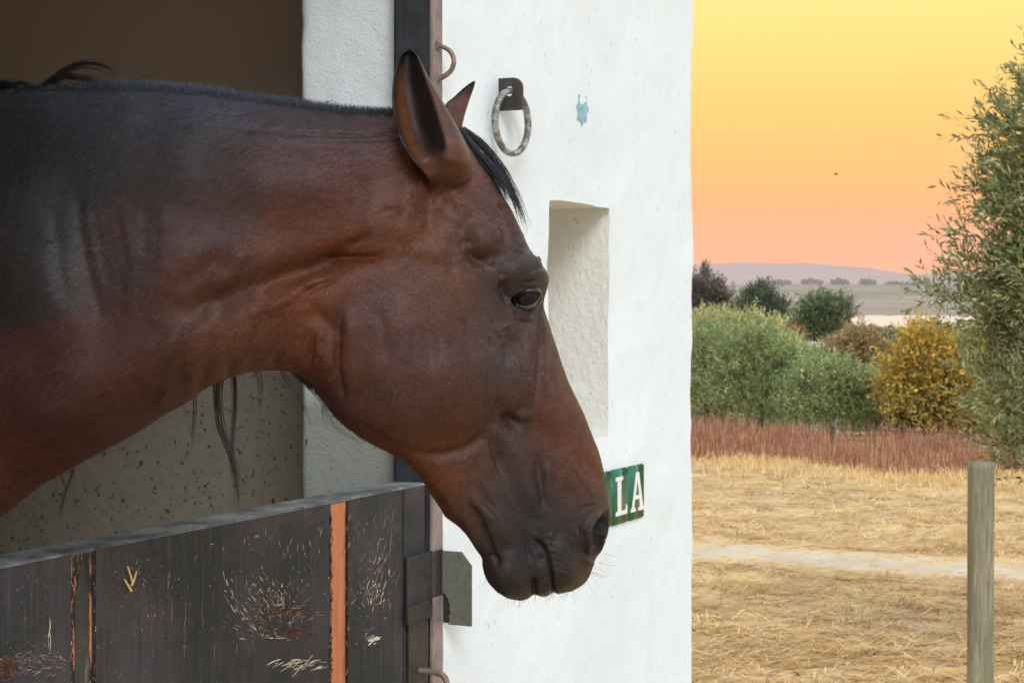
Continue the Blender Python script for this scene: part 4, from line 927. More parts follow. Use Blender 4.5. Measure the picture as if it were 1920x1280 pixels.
# eye: dark globe with a lid rim above and below
def build_eye():
    q = np.array([near_pt(a, b)[1] for a, b in [(955, 560), (986, 584), (985, 532)]]); y0 = q.mean()
    c = px(988, 557, y0+.0125); r = .0182
    V, Fc = [], []; nu, nv = 36, 24
    for j in range(nv+1):
        th = math.pi*j/nv
        for i in range(nu):
            ph = 2*math.pi*i/nu; V.append(c+r*np.array([math.sin(th)*math.cos(ph)*1.06, -math.cos(th), math.sin(th)*math.sin(ph)*.95]))
    for j in range(nv):
        for i in range(nu): Fc.append((j*nu+i, j*nu+(i+1) % nu, (j+1)*nu+(i+1) % nu, (j+1)*nu+i))
    Vn = np.array(V); d = np.arccos(np.clip((c[1]-Vn[:, 1])/r, -1, 1)); C = np.where((d < .42)[:, None], s2l((14, 10, 12)), np.where((d < .95)[:, None], s2l((34, 22, 20)), s2l((20, 17, 16))))
    t = NT('eye_gloss'); t.set(t.attr(), .14, Specular_IOR_Level=.25)
    mesh_obj('eye', V, Fc, t.m, horse, True, colors=C)
    up = [EYE_AP[i] for i in (0, 1, 2, 3, 4, 5, 6)]; lo = [EYE_AP[i] for i in (0, 9, 8, 7, 6)]
    def lidpath(pts, lift):
        P = catmull(np.array(pts, float), 3); out = []
        for u, v in P:
            p = px(u, v, 2.1); ray = p-np.array([0, 0, HC]); ray /= np.linalg.norm(ray)
            dc = c-np.array([0, 0, HC]); b = dc@ray; disc = (r*1.04)**2-(dc@dc-b*b)
            tt = b-math.sqrt(max(disc, 0)); out.append(np.array([0, 0, HC])+ray*(tt-lift))
        return np.array(out)
    dk = m_simple('lid_skin', (.018, .015, .014), .38, 0, 200, .3, .0004, .5); wet = m_simple('lid_rim', (.20, .17, .14), .25, 0, 200, .2, .0003, .6)
    for nm, pts, rad, mt, lift in (('upper_eyelid', up, .0030, dk, .0005), ('lower_eyelid', lo, .0026, dk, .0), ):
        P = lidpath(pts, lift); V, Fc = tubes([P], [rad*np.sin(np.linspace(.35, math.pi-.35, len(P)))**.5], 8); mesh_obj(nm, V, Fc, mt, horse)
    P = lidpath([(968, 571), (976, 577), (986, 579), (998, 576), (1007, 568)], .0028); V, Fc = tubes([P], [.0006*np.sin(np.linspace(.3, math.pi-.3, len(P)))], 6); mesh_obj('eyelid_rim', V, Fc, wet, horse)  # pale rim tone stands in for the wet lid's highlight
    paths, rad = [], []
    for k in range(34):
        t_ = k/33; p = lidpath(up[1:6], .002); a = p[int(t_*(len(p)-1))]; l = random.uniform(.009, .015)
        d_ = np.array([random.gauss(.35+.3*t_, .2), -1.0, random.gauss(-.55, .2)]); d_ /= np.linalg.norm(d_)
        paths.append([a, a+d_*l*.5, a+d_*l+np.array([0, 0, .001])]); rad.append([.0003, .00024, .00006])
    V, Fc = tubes(paths, rad, 3); o = mesh_obj('eyelashes', V, Fc, m_simple('lash_hair', (.012, .011, .011), .4), horse); o['kind'] = 'stuff'
build_eye()

# hair: hogged mane stubble, loose locks, forelock, strands hanging off the far side, whiskers, coat fuzz
TOPL = catmull(np.array(OUT_TOP[:16], float), 3)
def top_v(u): return np.interp(u, TOPL[:, 0], TOPL[:, 1])
def hair(name, paths, rad, cols, rough=.45, sides=3, kind='stuff', mat=None):
    V, Fc = tubes(paths, rad, sides); C = np.concatenate([np.tile(c, (sides*len(p), 1)) for c, p in zip(cols, paths)])
    o = mesh_obj(name, V, Fc, mat or m_attr(name+'_hair', rough, .4), horse, True, colors=C); o['kind'] = kind
    return o
def mane():
    paths, rad, cols = [], [], []
    for _ in range(24000):
        u = random.uniform(-260, 752); y = Ym(u); d = random.uniform(-1, 1)*.022
        drop = abs(d)*F/y*.55*abs(d)/.022; v = top_v(u)+2+drop*.5
        lng = np.interp(u, [-260, 0, 150, 240, 400, 560, 750], [16, 16, 18, 24, 22, 20, 16])*random.uniform(.55, 1.15)
        if d < .004 and random.random() < .8: d = -abs(d)*.9; v += random.random()**1.3*np.interp(u, [-260, 0, 250, 450, 750], [30, 34, 40, 34, 20])
        a = px(u, v, y+d); lean = random.gauss(-4 if u > 300 else 2, 5); bend = random.gauss(0, 3)
        b = px(u+lean*.5, v-lng*.55, y+d*1.1); c = px(u+lean+bend, v-lng, y+d*1.25+random.gauss(0, .003))
        paths.append([a, b, c]); r = random.uniform(.00016, .00032); rad.append([r, r*.9, r*.2])
        g = random.random()
        k = sstep(120, 330, np.array(u))*sstep(760, 640, np.array(u)); tone = s2l((44, 45, 50))*(1-k)+s2l((62, 66, 76))*k; cols.append(tone*(.55+.9*g))  # paler bluish crest tone: sky sheen put into the hair colour
    hair('mane', paths, rad, cols)
    # fine dark coat hair grading the mane into the neck
    paths, rad, cols = [], [], []
    def lock(pts, n, jit, r, col, yoff=0.0, yj=.004, step=14, tipj=1.0):
        base = np.array(pts, float)
        for _ in range(n):
            j0 = np.array([random.gauss(0, jit), random.gauss(0, jit*.5)]); P = base.copy(); m = len(P)
            P = P+j0*np.linspace(1, .7, m)[:, None]+np.cumsum(np.random.default_rng(random.randrange(1 << 30)).normal(0, jit*.35*tipj, (m, 2)), 0)*np.linspace(0, 1, m)[:, None]
            cut = random.uniform(.72, 1.0); P = catmull(P, step); P = P[:max(4, int(len(P)*cut))]; yy = yoff+random.gauss(0, yj)
            paths.append([px(u, v, Ym(u)+yy) for u, v in P]); rr = r*random.uniform(.6, 1.3); rad.append(np.linspace(rr, rr*.25, len(P))); cols.append(col*random.uniform(.5, 1.6))
    dk = s2l((26, 25, 26)); md = s2l((52, 50, 50))
    lock([(88, 168), (108, 143), (138, 124), (170, 118), (205, 128), (228, 152), (236, 172)], 46, 4, .0004, dk, .012); lock([(70, 172), (95, 150), (120, 143), (150, 146), (180, 152), (205, 166)], 60, 5, .0004, dk, .006)
    lock([(100, 160), (130, 134), (160, 127), (190, 134), (215, 156), (222, 175)], 26, 4, .0003, md, .0)
    lock([(-60, 182), (-20, 160), (10, 156), (35, 166), (55, 182)], 90, 6, .0005, dk, -.004); lock([(-10, 175), (15, 160), (45, 156), (75, 168)], 60, 5, .0005, dk, .006); lock([(20, 190), (35, 172), (60, 164), (92, 168), (110, 178)], 40, 5, .0004, dk, -.006)
    lock([(604, 208), (612, 192), (622, 188), (632, 194), (638, 206)], 4, 2, .0003, md, .0); lock([(235, 165), (260, 148), (290, 140), (320, 146)], 7, 5, .0002, md, .01)
    hair('mane_lock', paths, rad, cols)
    # strands hanging on the far side of the neck
    paths, rad, cols = [], [], []
    for args in (([(415, 690), (408, 730), (412, 790), (424, 828), (437, 862), (445, 905), (449, 965)], 34, 4.5, .00045, dk), ([(436, 690), (440, 735), (438, 790), (434, 850), (437, 890), (444, 925)], 24, 3.2, .00045, dk),
                 ([(405, 700), (403, 745), (410, 790)], 12, 5, .0004, dk), ([(363, 725), (364, 770), (360, 820), (356, 850)], 9, 2.2, .0004, dk), ([(484, 680), (489, 720), (489, 745), (485, 800)], 8, 2.4, .00038, dk), ([(478, 680), (482, 715), (488, 740)], 4, 2, .00035, dk),
                 ([(524, 685), (540, 715), (558, 745), (572, 770), (586, 800), (592, 812)], 8, 3.2, .00035, dk), ([(545, 690), (575, 712), (596, 738), (612, 770), (626, 795), (648, 815), (690, 832), (725, 846)], 9, 4, .00035, dk), ([(560, 695), (590, 730), (606, 755), (600, 780), (590, 805)], 8, 5, .00035, dk), ([(552, 695), (580, 722), (604, 748), (620, 775)], 40, 4.5, .0004, dk),
                 ([(606, 760), (612, 790), (640, 815), (672, 826)], 5, 5, .00025, md), ([(133, 868), (136, 885), (128, 908), (116, 945), (106, 998)], 16, 2.2, .00042, dk), ([(113, 880), (118, 902), (124, 915), (116, 950), (112, 985)], 9, 2.0, .00038, dk), ([(105, 890), (104, 920), (100, 945)], 4, 2, .0003, md), ([(450, 700), (470, 740), (480, 770)], 4, 4, .0002, md), ([(385, 735), (395, 760)], 3, 3, .0002, md), ([(345, 760), (352, 790), (368, 850)], 3, 3, .0002, md), ([(360, 830), (372, 860), (380, 872)], 3, 3, .0002, md)):
        lock(*args, yoff=.03, yj=.008, step=12)
    hair('mane_strand', paths, rad, cols)
    # forelock over the poll and down the far side of the forehead
    paths, rad, cols = [], [], []
    def fl(pts, n, jit, r, col, y0, y1):
        base = np.array(pts, float)
        for _ in range(n):
            m = len(base); j = np.array([random.gauss(0, jit), random.gauss(0, jit*.6)]); P = catmull(base+j*np.linspace(.6, 1.2, m)[:, None]+np.random.default_rng(random.randrange(1 << 30)).normal(0, jit*.25, (m, 2)), 14)
            P = P[:max(4, int(len(P)*random.uniform(.6, 1.0)))]; yj = random.gauss(0, .006); ys = np.linspace(y0, y1, len(P))+yj
            paths.append([px(u, v, y) for (u, v), y in zip(P, ys)]); rr = r*random.uniform(.6, 1.3); rad.append(np.linspace(rr, rr*.3, len(P))); cols.append(col*random.uniform(.5, 1.7))
    fl([(862, 246), (882, 272), (904, 298), (925, 324), (944, 354), (958, 385)], 330, 6, .00042, dk, 2.235, 2.20)
    fl([(866, 244), (894, 262), (918, 288), (938, 316), (956, 350), (972, 388), (982, 424)], 200, 5, .0004, dk, 2.255, 2.225)
    fl([(864, 240), (890, 256), (912, 276), (932, 304), (952, 340)], 24, 5, .0002, md, 2.25, 2.25); fl([(935, 320), (958, 352), (974, 390), (986, 425), (988, 450)], 34, 5, .00028, md, 2.24, 2.235)
    hair('forelock', paths, rad, cols)
    # whiskers
    paths, rad, cols = [], [], []
    for _ in range(46):
        u = random.uniform(915, 1100); i = np.argmin([abs(p[0]-u)+(0 if p[1] > 1050 else 999) for p in OUT_TOP]); v = OUT_TOP[i][1]-random.uniform(2, 14); u = OUT_TOP[i][0]+random.uniform(-9, 9)
        l = random.uniform(8, 30); du = random.gauss(0, .5)*l; y = Ym(u)+random.uniform(-.02, .02); p0 = px(u, v-4, y)
        paths.append([p0, px(u+du*.5, v+l*.55, y-.004), px(u+du*1.2, v+l, y-.01)]); rad.append([.00022, .00016, .00006]); cols.append(s2l((70, 62, 56)))
    for _ in range(9):
        u, v = random.uniform(1100, 1135), random.uniform(1030, 1085); y = Ym(u)
        paths.append([px(u-10, v, y), px(u+10, v+6, y-.01), px(u+random.uniform(18, 34), v+random.uniform(2, 22), y-.015)]); rad.append([.0002, .00015, .00006]); cols.append(s2l((90, 80, 74)))
    hair('whisker', paths, rad, cols)
mane()
def coat_fuzz(n=150000):
    """short lying coat hair: one slim blade per hair, combed along the coat"""
    V, Fc, C, sg = HN_V, HN_F, HN_C, HN_S
    P0, P1, P2 = V[Fc[:, 0]], V[Fc[:, 1]], V[Fc[:, 2]]; fn = np.cross(P1-P0, P2-P0); ar = np.linalg.norm(fn, axis=1)/2; fn /= (2*ar[:, None]+1e-12)
    q = project((P0+P1+P2)/3)
    w = ar*np.where(fn[:, 1] < .35, 1.0, .12)*np.where(q[:, 0] < -60, .1, 1)*np.where(q[:, 0] > 600, 1.35, 1.0)
    ap = np.array(EYE_AP, float); bad = pip(q, ap) | (seg_dist(q, ap, np.roll(ap, -1, 0)) < 5) | ((q[:, 0] > 1106) & (q[:, 1] > 958) & (q[:, 1] < 1052)); w[bad] = 0
    fi = rng.choice(len(Fc), n, p=w/w.sum()); r1 = np.sqrt(rng.random(n)); r2 = rng.random(n); a, b, c = 1-r1, r1*(1-r2), r1*r2
    P = P0[fi]*a[:, None]+P1[fi]*b[:, None]+P2[fi]*c[:, None]; Nn = fn[fi]; Q = project(P)
    col = C[Fc[fi, 0]]*a[:, None]+C[Fc[fi, 1]]*b[:, None]+C[Fc[fi, 2]]*c[:, None]
    # combing direction in (x, z): back and down the neck, down the face, swirling over the jowl
    cp = np.array([(0, 300), (200, 500), (100, 800), (450, 400), (480, 620), (640, 300), (680, 500), (760, 640), (860, 520), (900, 380), (960, 620), (1040, 760), (900, 850), (1000, 950), (1060, 1050), (950, 1080), (850, 940), (720, 790)], float)
    cd = np.array([(-.6, -.8), (-.7, -.7), (-.8, -.6), (-.7, -.7), (-.6, -.8), (-.9, -.4), (-.8, -.6), (-.4, -.9), (-.5, -.85), (-.2, -1), (-.2, -1), (.2, -1), (-.3, -1), (.1, -1), (.2, -1), (.1, -1), (.1, -1), (-.5, -.8)], float)
    dxz = ctrl_interp(Q, cp, cd, 90.0); D = np.stack([dxz[:, 0], np.zeros(n), dxz[:, 1]], 1)+rng.normal(0, .22, (n, 3))
    D -= (D*Nn).sum(1)[:, None]*Nn; D /= np.linalg.norm(D, axis=1)[:, None]+1e-9
    L = np.interp(Q[:, 0], [-200, 300, 700, 900, 1150], [.011, .010, .008, .0065, .005])*rng.uniform(.6, 1.3, n)
    L = L*np.where(Q[:, 1] > 980, .7, 1)
    side = np.cross(Nn, D); wd = (.00028*rng.uniform(.6, 1.3, n))[:, None]
    tip = P+D*L[:, None]+Nn*(L*rng.uniform(.05, .22, n))[:, None]; root = P-Nn*.0004
    VV = np.stack([root-side*wd, root+side*wd, tip], 1).reshape(-1, 3); FF = np.arange(3*n).reshape(-1, 3)
    cc = np.repeat(col*rng.lognormal(0, .42, n)[:, None], 3, 0)
    t = NT('coat_hair'); t.set(t.attr(), .40, Specular_IOR_Level=.22)
    o = mesh_obj('coat_hair', VV, FF, t.m, horse, False, colors=np.clip(cc, 0, 1)); o['kind'] = 'stuff'
coat_fuzz()

# ------------------------------------------------------------------ field: straw, weeds, post
def strips(P, D, L, Wd, up=None):
    """flat slim blades: centre line P..P+D*L"""
    n = len(P); S = np.cross(D, up if up is not None else np.array([0, 0, 1.0])); S /= np.linalg.norm(S, axis=1)[:, None]+1e-9
    A = P-S*Wd[:, None]; B = P+S*Wd[:, None]; Cc = P+D*L[:, None]+S*Wd[:, None]*.5; E = P+D*L[:, None]-S*Wd[:, None]*.5
    V = np.stack([A, B, Cc, E], 1).reshape(-1, 3); return V, np.arange(4*n).reshape(-1, 4)
def straw_field():
    n = 70000; u = rng.random(n); Y = 8.0*(27/8.0)**(u**.85); X = Y*rng.uniform(-.06, .36, n)
    yc = 15.35-.455*(X-1.6); onpath = np.abs(Y-yc) < .6
    keep = ~onpath | (rng.random(n) < .06)
    pat = np.array([noise.noise(Vector((x*.9, y*1.8, 0)))+.5*noise.noise(Vector((x*3, y*5, 4))) for x, y in zip(X, Y)]); keep &= pat > rng.uniform(-.55, .45, n)
    X, Y = X[keep], Y[keep]; n = len(X)
    a = rng.normal(0, .55, n)+np.where(rng.random(n) < .5, 0, math.pi); tilt = np.abs(rng.normal(0, .16, n))
    D = np.stack([np.cos(a)*np.cos(tilt), np.sin(a)*np.cos(tilt), np.sin(tilt)], 1)
    P = np.stack([X, Y, terrain_z(Y)+rng.uniform(.003, .03, n)], 1); L = rng.uniform(.04, .26, n); Wd = rng.uniform(.0015, .006, n)
    V, Fc = strips(P, D, L, Wd); base = np.array([s2l((226, 190, 128)), s2l((206, 164, 98)), s2l((184, 142, 92)), s2l((236, 212, 164)), s2l((150, 112, 72))])
    C = base[rng.choice(5, n, p=[.3, .27, .2, .11, .12])]*rng.uniform(.8, 1.15, n)[:, None]
    o = mesh_obj('straw', V, Fc, m_attr('straw', .7, .25), None, False, colors=np.clip(np.repeat(C, 4, 0), 0, 1)); tag(o, 'loose dry straw strewn over the field', 'straw', kind='stuff')
    # tufts of stubble and flattened stalks
    m = 3600; Yt = 8.0*(26/8.0)**(rng.random(m)**.8); Xt = Yt*rng.uniform(-.06, .36, m); k = 14; okp = np.abs(Yt-(15.35-.455*(Xt-1.6))) > .75; Xt, Yt = Xt[okp], Yt[okp]; m = len(Xt)
    X = np.repeat(Xt, k)+rng.normal(0, .06, m*k); Y = np.repeat(Yt, k)+rng.normal(0, .06, m*k); a = np.repeat(rng.normal(0, .9, m)+math.pi*rng.integers(0, 2, m), k)+rng.normal(0, .5, m*k); tilt = np.abs(rng.normal(.2, .25, m*k))
    D = np.stack([np.cos(a)*np.cos(tilt), np.sin(a)*np.cos(tilt), np.sin(tilt)], 1); V, Fc = strips(np.stack([X, Y, terrain_z(Y)+.002], 1), D, rng.uniform(.03, .10, m*k), rng.uniform(.002, .006, m*k))
    C = base[rng.choice(5, m, p=[.3, .27, .2, .08, .15])].repeat(k, 0)*rng.uniform(.8, 1.2, m*k)[:, None]
    o = mesh_obj('stubble', V, Fc, m_attr('stubble', .75, .2), None, False, colors=np.clip(np.repeat(C, 4, 0), 0, 1)); tag(o, 'short stubble tufts standing in the dry field', 'stubble', kind='stuff')
straw_field()
def edgeY(X): return 24.6-.69*(X-2.57)
def weeds():
    n = 36000; X = rng.uniform(-2, 11, n); Y = edgeY(X)+np.abs(rng.gamma(2.4, 1.1, n))-.9+.5*np.sin(X*2.3)
    h = rng.uniform(.12, .42, n)*(.72+.75*np.array([noise.noise(Vector((x*1.3, y*.8, 2))) for x, y in zip(X, Y)]))
    a = rng.uniform(0, 2*math.pi, n); t = np.abs(rng.normal(0, .25, n)); D = np.stack([np.sin(t)*np.cos(a), np.sin(t)*np.sin(a), np.cos(t)], 1)
    P = np.stack([X, Y, terrain_z(Y)-.01], 1); V, Fc = strips(P, D, h, rng.uniform(.002, .007, n), np.array([0, 1.0, 0]))
    base = np.array([s2l((164, 112, 92)), s2l((150, 98, 80)), s2l((184, 138, 108)), s2l((150, 120, 84)), s2l((202, 166, 122))])
    C = base[rng.choice(5, n, p=[.30, .22, .20, .14, .14])]*rng.uniform(.75, 1.15, n)[:, None]
    tag(mesh_obj('weeds', V, Fc, m_attr('red_weed', .8, .1, .25), None, False, colors=np.repeat(C, 4, 0)), 'band of dry reddish weeds along the far edge of the field', 'weeds', kind='stuff')
    n = 19000; X = rng.uniform(-2, 11, n); Y = edgeY(X)-np.abs(rng.normal(0, 1.4, n))+.3; h = rng.uniform(.03, .13, n)
    a = rng.uniform(0, 2*math.pi, n); t = np.abs(rng.normal(0, .5, n)); D = np.stack([np.sin(t)*np.cos(a), np.sin(t)*np.sin(a), np.cos(t)], 1)
    V, Fc = strips(np.stack([X, Y, terrain_z(Y)-.005], 1), D, h, rng.uniform(.002, .006, n), np.array([0, 1.0, 0])); base = np.array([s2l((222, 190, 132)), s2l((200, 164, 110)), s2l((234, 208, 156))])
    C = base[rng.integers(0, 3, n)]*rng.uniform(.8, 1.15, n)[:, None]
    tag(mesh_obj('dry_grass', V, Fc, m_attr('dry_grass', .8, .15, .2), None, False, colors=np.clip(np.repeat(C, 4, 0), 0, 1)), 'short golden dry grass in front of the reddish weeds', 'grass', kind='stuff')
weeds()
def fence_post():
    Y = 8.2; c = px(1845.5, 868, Y); zt_ = c[2]; z0 = terrain_z(Y)-.15; hw = .0555; V, Fc = [], []; nz, ns = 60, 28
    for j in range(nz+1):
        z = z0+(zt_-z0)*j/nz
        for i in range(ns):
            a = 2*math.pi*i/ns; e = 5.0; ca, sa = math.cos(a), math.sin(a); r = hw/((abs(ca)**e+abs(sa)**e)**(1/e)); lean = .004*(z-zt_)
            r += .0022*noise.noise(Vector((ca*5, sa*5, z*1.2)))+.0012*noise.noise(Vector((ca*16, sa*16, z*2)))-(.004 if j == nz else 0)
            V.append((c[0]+ca*r+lean, Y+hw+sa*r, z+(.004*noise.noise(Vector((ca*3, sa*3, 1))) if j == nz else 0)))
    for j in range(nz):
        for i in range(ns): Fc.append((j*ns+i, j*ns+(i+1) % ns, (j+1)*ns+(i+1) % ns, (j+1)*ns+i))
    Fc.append(tuple(nz*ns+i for i in range(ns)))
    t = NT('weathered_post'); st = t.coords((1, 1, .06)); f = t.noise(st, 75, 6, .7, .6); g = t.noise(t.coords((1, 1, .25)), 9, 5, .6); cr = t.noise(t.coords((1, 1, .03)), 150, 3, .6)
    c1 = t.ramp(f, [(.28, (.105, .088, .058)), (.5, (.27, .235, .165)), (.72, (.46, .42, .31))]); c1 = t.mix(t.math('MULTIPLY', t.ramp(g, [(.4, 0), (.62, 1)]), .6), c1, (.15, .155, .085))
    c1 = t.mix(t.ramp(cr, [(.67, 0), (.73, 1)]), c1, (.03, .025, .02))
    mat = t.set(c1, .85, t.bump(t.math('SUBTRACT', f, cr), .004, .8), Specular_IOR_Level=.2)
    tag(mesh_obj('fence_post', V, Fc, mat), 'weathered grey timber post standing in the field under the olive tree', 'post')
fence_post()

# ------------------------------------------------------------------ trees
def leaf_mesh(P, D, L, Wd, Nrm, C, fold=.25):
    """pointed leaves: base, two shoulders, tip, with a slight fold"""
    n = len(P); S = np.cross(D, Nrm); S /= np.linalg.norm(S, axis=1)[:, None]+1e-9; U = np.cross(S, D)
    a = P; b = P+D*(L*.45)[:, None]+S*Wd[:, None]+U*(Wd*fold)[:, None]; c = P+D*L[:, None]; d = P+D*(L*.45)[:, None]-S*Wd[:, None]+U*(Wd*fold)[:, None]
    V = np.stack([a, b, c, d], 1).reshape(-1, 3); i = np.arange(n)*4
    Fc = np.concatenate([np.stack([i, i+1, i+2], 1), np.stack([i, i+2, i+3], 1)]); return V, Fc, np.repeat(C, 4, 0)
BARK = m_simple('bark', (.16, .13, .10), .9, 0, 20, .4, .01, .1)
LEAF = m_attr('leaf', .55, .35, .32)
def limb_paths(base, top, crown_pts, n, r0):
    paths, rad = [catmull([base, base*.6+top*.4+rng.normal(0, .03, 3), top], .15)], []
    rad.append(np.linspace(r0, r0*.6, len(paths[0])))
    idx = rng.choice(len(crown_pts), min(n, len(crown_pts)), replace=False)
    for i in idx:
        e = crown_pts[i]; t = rng.uniform(.45, 1); s = base*(1-t)+top*t; m = s*.45+e*.55+np.array([0, 0, .12*np.linalg.norm(e-s)])+rng.normal(0, .05, 3)
        p = catmull([s, m, e], .12); paths.append(p); rad.append(np.linspace(r0*.45*(1.1-t*.4), r0*.06, len(p)))
    return paths, rad
def tree(name, label, blobs, Y, base_u, base_z, leafL, leafW, pal, nleaf, r0=.06, up=.5, spread=.8, cat='tree', group=None, twig=9, tdir=None, limbs=26, shell=.35, trunk_top=None, trunk=True, stiff=.35, subs=6, pal2=None, volp=.8):
    """blobs: (px, py, radius px, depth offset m) in photo pixels at distance Y"""
    blobs = list(blobs); rr_ = random.Random(int(base_u)*7+int(Y*10))
    for b in list(blobs):
        for _ in range(subs):
            a_ = rr_.uniform(-.4, math.pi+.4); blobs.append((b[0]+b[2]*.92*math.cos(a_), b[1]-(b[4] if len(b) > 4 else b[2])*.92*math.sin(a_), b[2]*rr_.uniform(.18, .40), (b[3] if len(b) > 3 else 0)-rr_.uniform(0, .8)*b[2]*Y/F))
    B = np.array([(*px(b[0], b[1], Y+(b[3] if len(b) > 3 else 0)), b[2]*Y/F, (b[4] if len(b) > 4 else b[2])*Y/F) for b in blobs]); vol = (B[:, 3]**2*B[:, 4])**volp; nt_ = nleaf//twig
    bi = rng.choice(len(B), nt_, p=vol/vol.sum()); d = rng.normal(0, 1, (nt_, 3)); d /= np.linalg.norm(d, axis=1)[:, None]; r = (shell+(1-shell)*rng.random(nt_))**.6
    lump = np.array([1+.42*noise.noise(Vector(x)*2.6+Vector((k*7.0, 0, 0))) for x, k in zip(d.tolist(), bi.tolist())])
    R3 = np.stack([B[bi, 3], B[bi, 3], B[bi, 4]], 1)
    T = B[bi, :3]+d*R3*(r*lump)[:, None]; keep = T[:, 2] > base_z+.05; T, d = T[keep], d[keep]; nt_ = len(T)
    G = d*spread+np.array([0, 0, up])+rng.normal(0, .35, (nt_, 3))
    if tdir is not None: G += np.array(tdir)
    G /= np.linalg.norm(G, axis=1)[:, None]
    tl = leafL*rng.uniform(2.2, 4.2, nt_)
    k = np.arange(twig)/max(1, twig-1); P = T[:, None, :]+G[:, None, :]*(tl[:, None]*k[None])[..., None]; P = P.reshape(-1, 3)+rng.normal(0, leafL*.08, (nt_*twig, 3))
    Gd = np.repeat(G, twig, 0); rnd = rng.normal(0, 1, Gd.shape); rnd -= (rnd*Gd).sum(1)[:, None]*Gd; rnd /= np.linalg.norm(rnd, axis=1)[:, None]
    D = Gd*(.55+stiff)+rnd*.75; D /= np.linalg.norm(D, axis=1)[:, None]; n = len(P)
    pal = np.array([s2l(c) for c in pal]); tw = rng.integers(0, len(pal), nt_); ci = np.repeat(tw, twig); sw = rng.random(n) < .35; ci[sw] = rng.integers(0, len(pal), sw.sum())
    C = pal[ci]*np.repeat(rng.lognormal(0, .16, nt_), twig)[:, None]*rng.lognormal(0, .15, n)[:, None]
    if pal2 is not None:
        p2 = np.array([s2l(c) for c in pal2]); zt_ = (P[:, 2]-P[:, 2].min())/np.ptp(P[:, 2]); m2 = rng.random(n) < sstep(.62, .25, zt_+rng.normal(0, .12, n)); C[m2] = p2[rng.integers(0, len(p2), m2.sum())]*rng.lognormal(0, .2, m2.sum())[:, None]
    V, Fc, CC = leaf_mesh(P, D, leafL*rng.uniform(.7, 1.25, n), leafW*rng.uniform(.7, 1.25, n), rng.normal(0, 1, (n, 3))+np.array([0, -.4, .8]), C)
    base = np.array([*px(base_u, 600, Y)[:2], base_z]); root = empty(name, base); tag(root, label, cat, group)
    under(mesh_obj('crown', V, Fc, LEAF, None, False, colors=np.clip(CC, 0, 1)), root)
    tt = px(*(trunk_top or (base_u, blobs[0][1])), Y); paths, rad = limb_paths(base-np.array([0, 0, .1]), tt, T, limbs, r0)
    # twigs carry the leaves
    ti = rng.choice(nt_, min(nt_, 900), replace=False)
    for i in ti: paths.append([T[i], T[i]+G[i]*tl[i]*.9]); rad.append([leafW*.22, leafW*.08])
    V2, F2 = tubes(paths, rad, 4); under(mesh_obj('trunk', V2, F2, BARK), root)
OL = [(140, 148, 102), (120, 132, 86), (160, 166, 124), (104, 114, 72), (134, 130, 80), (166, 166, 110)]
GZ = -.6
tree('olive_tree', 'grey green olive tree at the right edge above the timber post',
     [(2080, 330, 190, .0), (2010, 210, 85, -.1), (1935, 290, 62, 0), (1965, 400, 80, -.1), (1905, 470, 66, .0), (1870, 555, 62, .1), (1940, 590, 84, 0), (1905, 675, 64, .1), (1880, 745, 50, -.2), (1905, 795, 50, .0), (1880, 830, 34, -.1), (1905, 848, 32, 0), (1960, 760, 80, 0), (1975, 850, 60, .1),
      (2100, 600, 190, .1), (1815, 548, 34, .0), (1975, 150, 50, 0), (1900, 610, 54, .1), (1870, 370, 44, .1), (1890, 220, 36, 0), (1765, 546, 24, 0), (1795, 600, 28, .1), (1812, 440, 24, 0), (1822, 365, 22, 0), (1835, 255, 20, 0), (1800, 500, 22, .1), (2000, 480, 110, 0), (1850, 700, 36, 0)],
     10.2, 2040, GZ, .058, .0072, OL, 40000, .085, .45, .7, tdir=(-.55, 0, .2), limbs=60, trunk_top=(2050, 480), twig=10, stiff=.45, subs=9, shell=.15)
SH = [(158, 172, 112), (138, 154, 94), (176, 186, 130), (114, 130, 74), (186, 190, 130), (144, 158, 108)]
SH2 = [(192, 190, 128), (176, 178, 116), (160, 168, 112), (204, 198, 140)]
bz = lambda Y: float(terrain_z(Y))
SHG = 'grey green olive shrubs along the field edge'
tree('olive_shrub', 'tall grey green olive shrub closest to the white wall', [(1335, 680, 64), (1300, 700, 72), (1350, 745, 58), (1320, 790, 55), (1360, 690, 40)], 30, 1325, bz(30), .062, .0085, SH, 23400, .05, .8, .6, 'shrub', SHG, subs=22, shell=.35, twig=9, volp=.6)
tree('olive_shrub', 'widest grey green olive shrub in the middle of the hedge', [(1420, 695, 64), (1465, 722, 58), (1395, 745, 60), (1450, 780, 52), (1400, 668, 40)], 29.5, 1430, bz(29.5), .062, .0085, SH, 28600, .05, .8, .6, 'shrub', SHG, subs=22, shell=.35, twig=9, volp=.6)
tree('olive_shrub', 'narrow upright olive shrub between the widest shrub and the low one', [(1512, 718, 50), (1492, 750, 50), (1532, 762, 46), (1500, 692, 34), (1545, 715, 26)], 30.5, 1512, bz(30.5), .062, .0085, SH, 15000, .05, .8, .6, 'shrub', SHG, subs=22, shell=.35, twig=9, volp=.6)
tree('olive_shrub', 'low grey green olive shrub next to the yellow tree', [(1550, 745, 62), (1590, 760, 55), (1520, 765, 52), (1570, 790, 45), (1610, 745, 40)], 28.5, 1555, bz(28.5), .06, .0085, SH, 26000, .05, .8, .6, 'shrub', SHG, subs=22, shell=.35, twig=9, volp=.6)
tree('olive_shrub', 'small pale olive shrub in the gap beside the yellow tree', [(1635, 760, 34), (1640, 720, 22), (1630, 790, 28)], 29, 1636, bz(29), .058, .008, SH+SH2, 9100, .03, .8, .6, 'shrub', SHG, subs=22, shell=.35, twig=9, volp=.6)
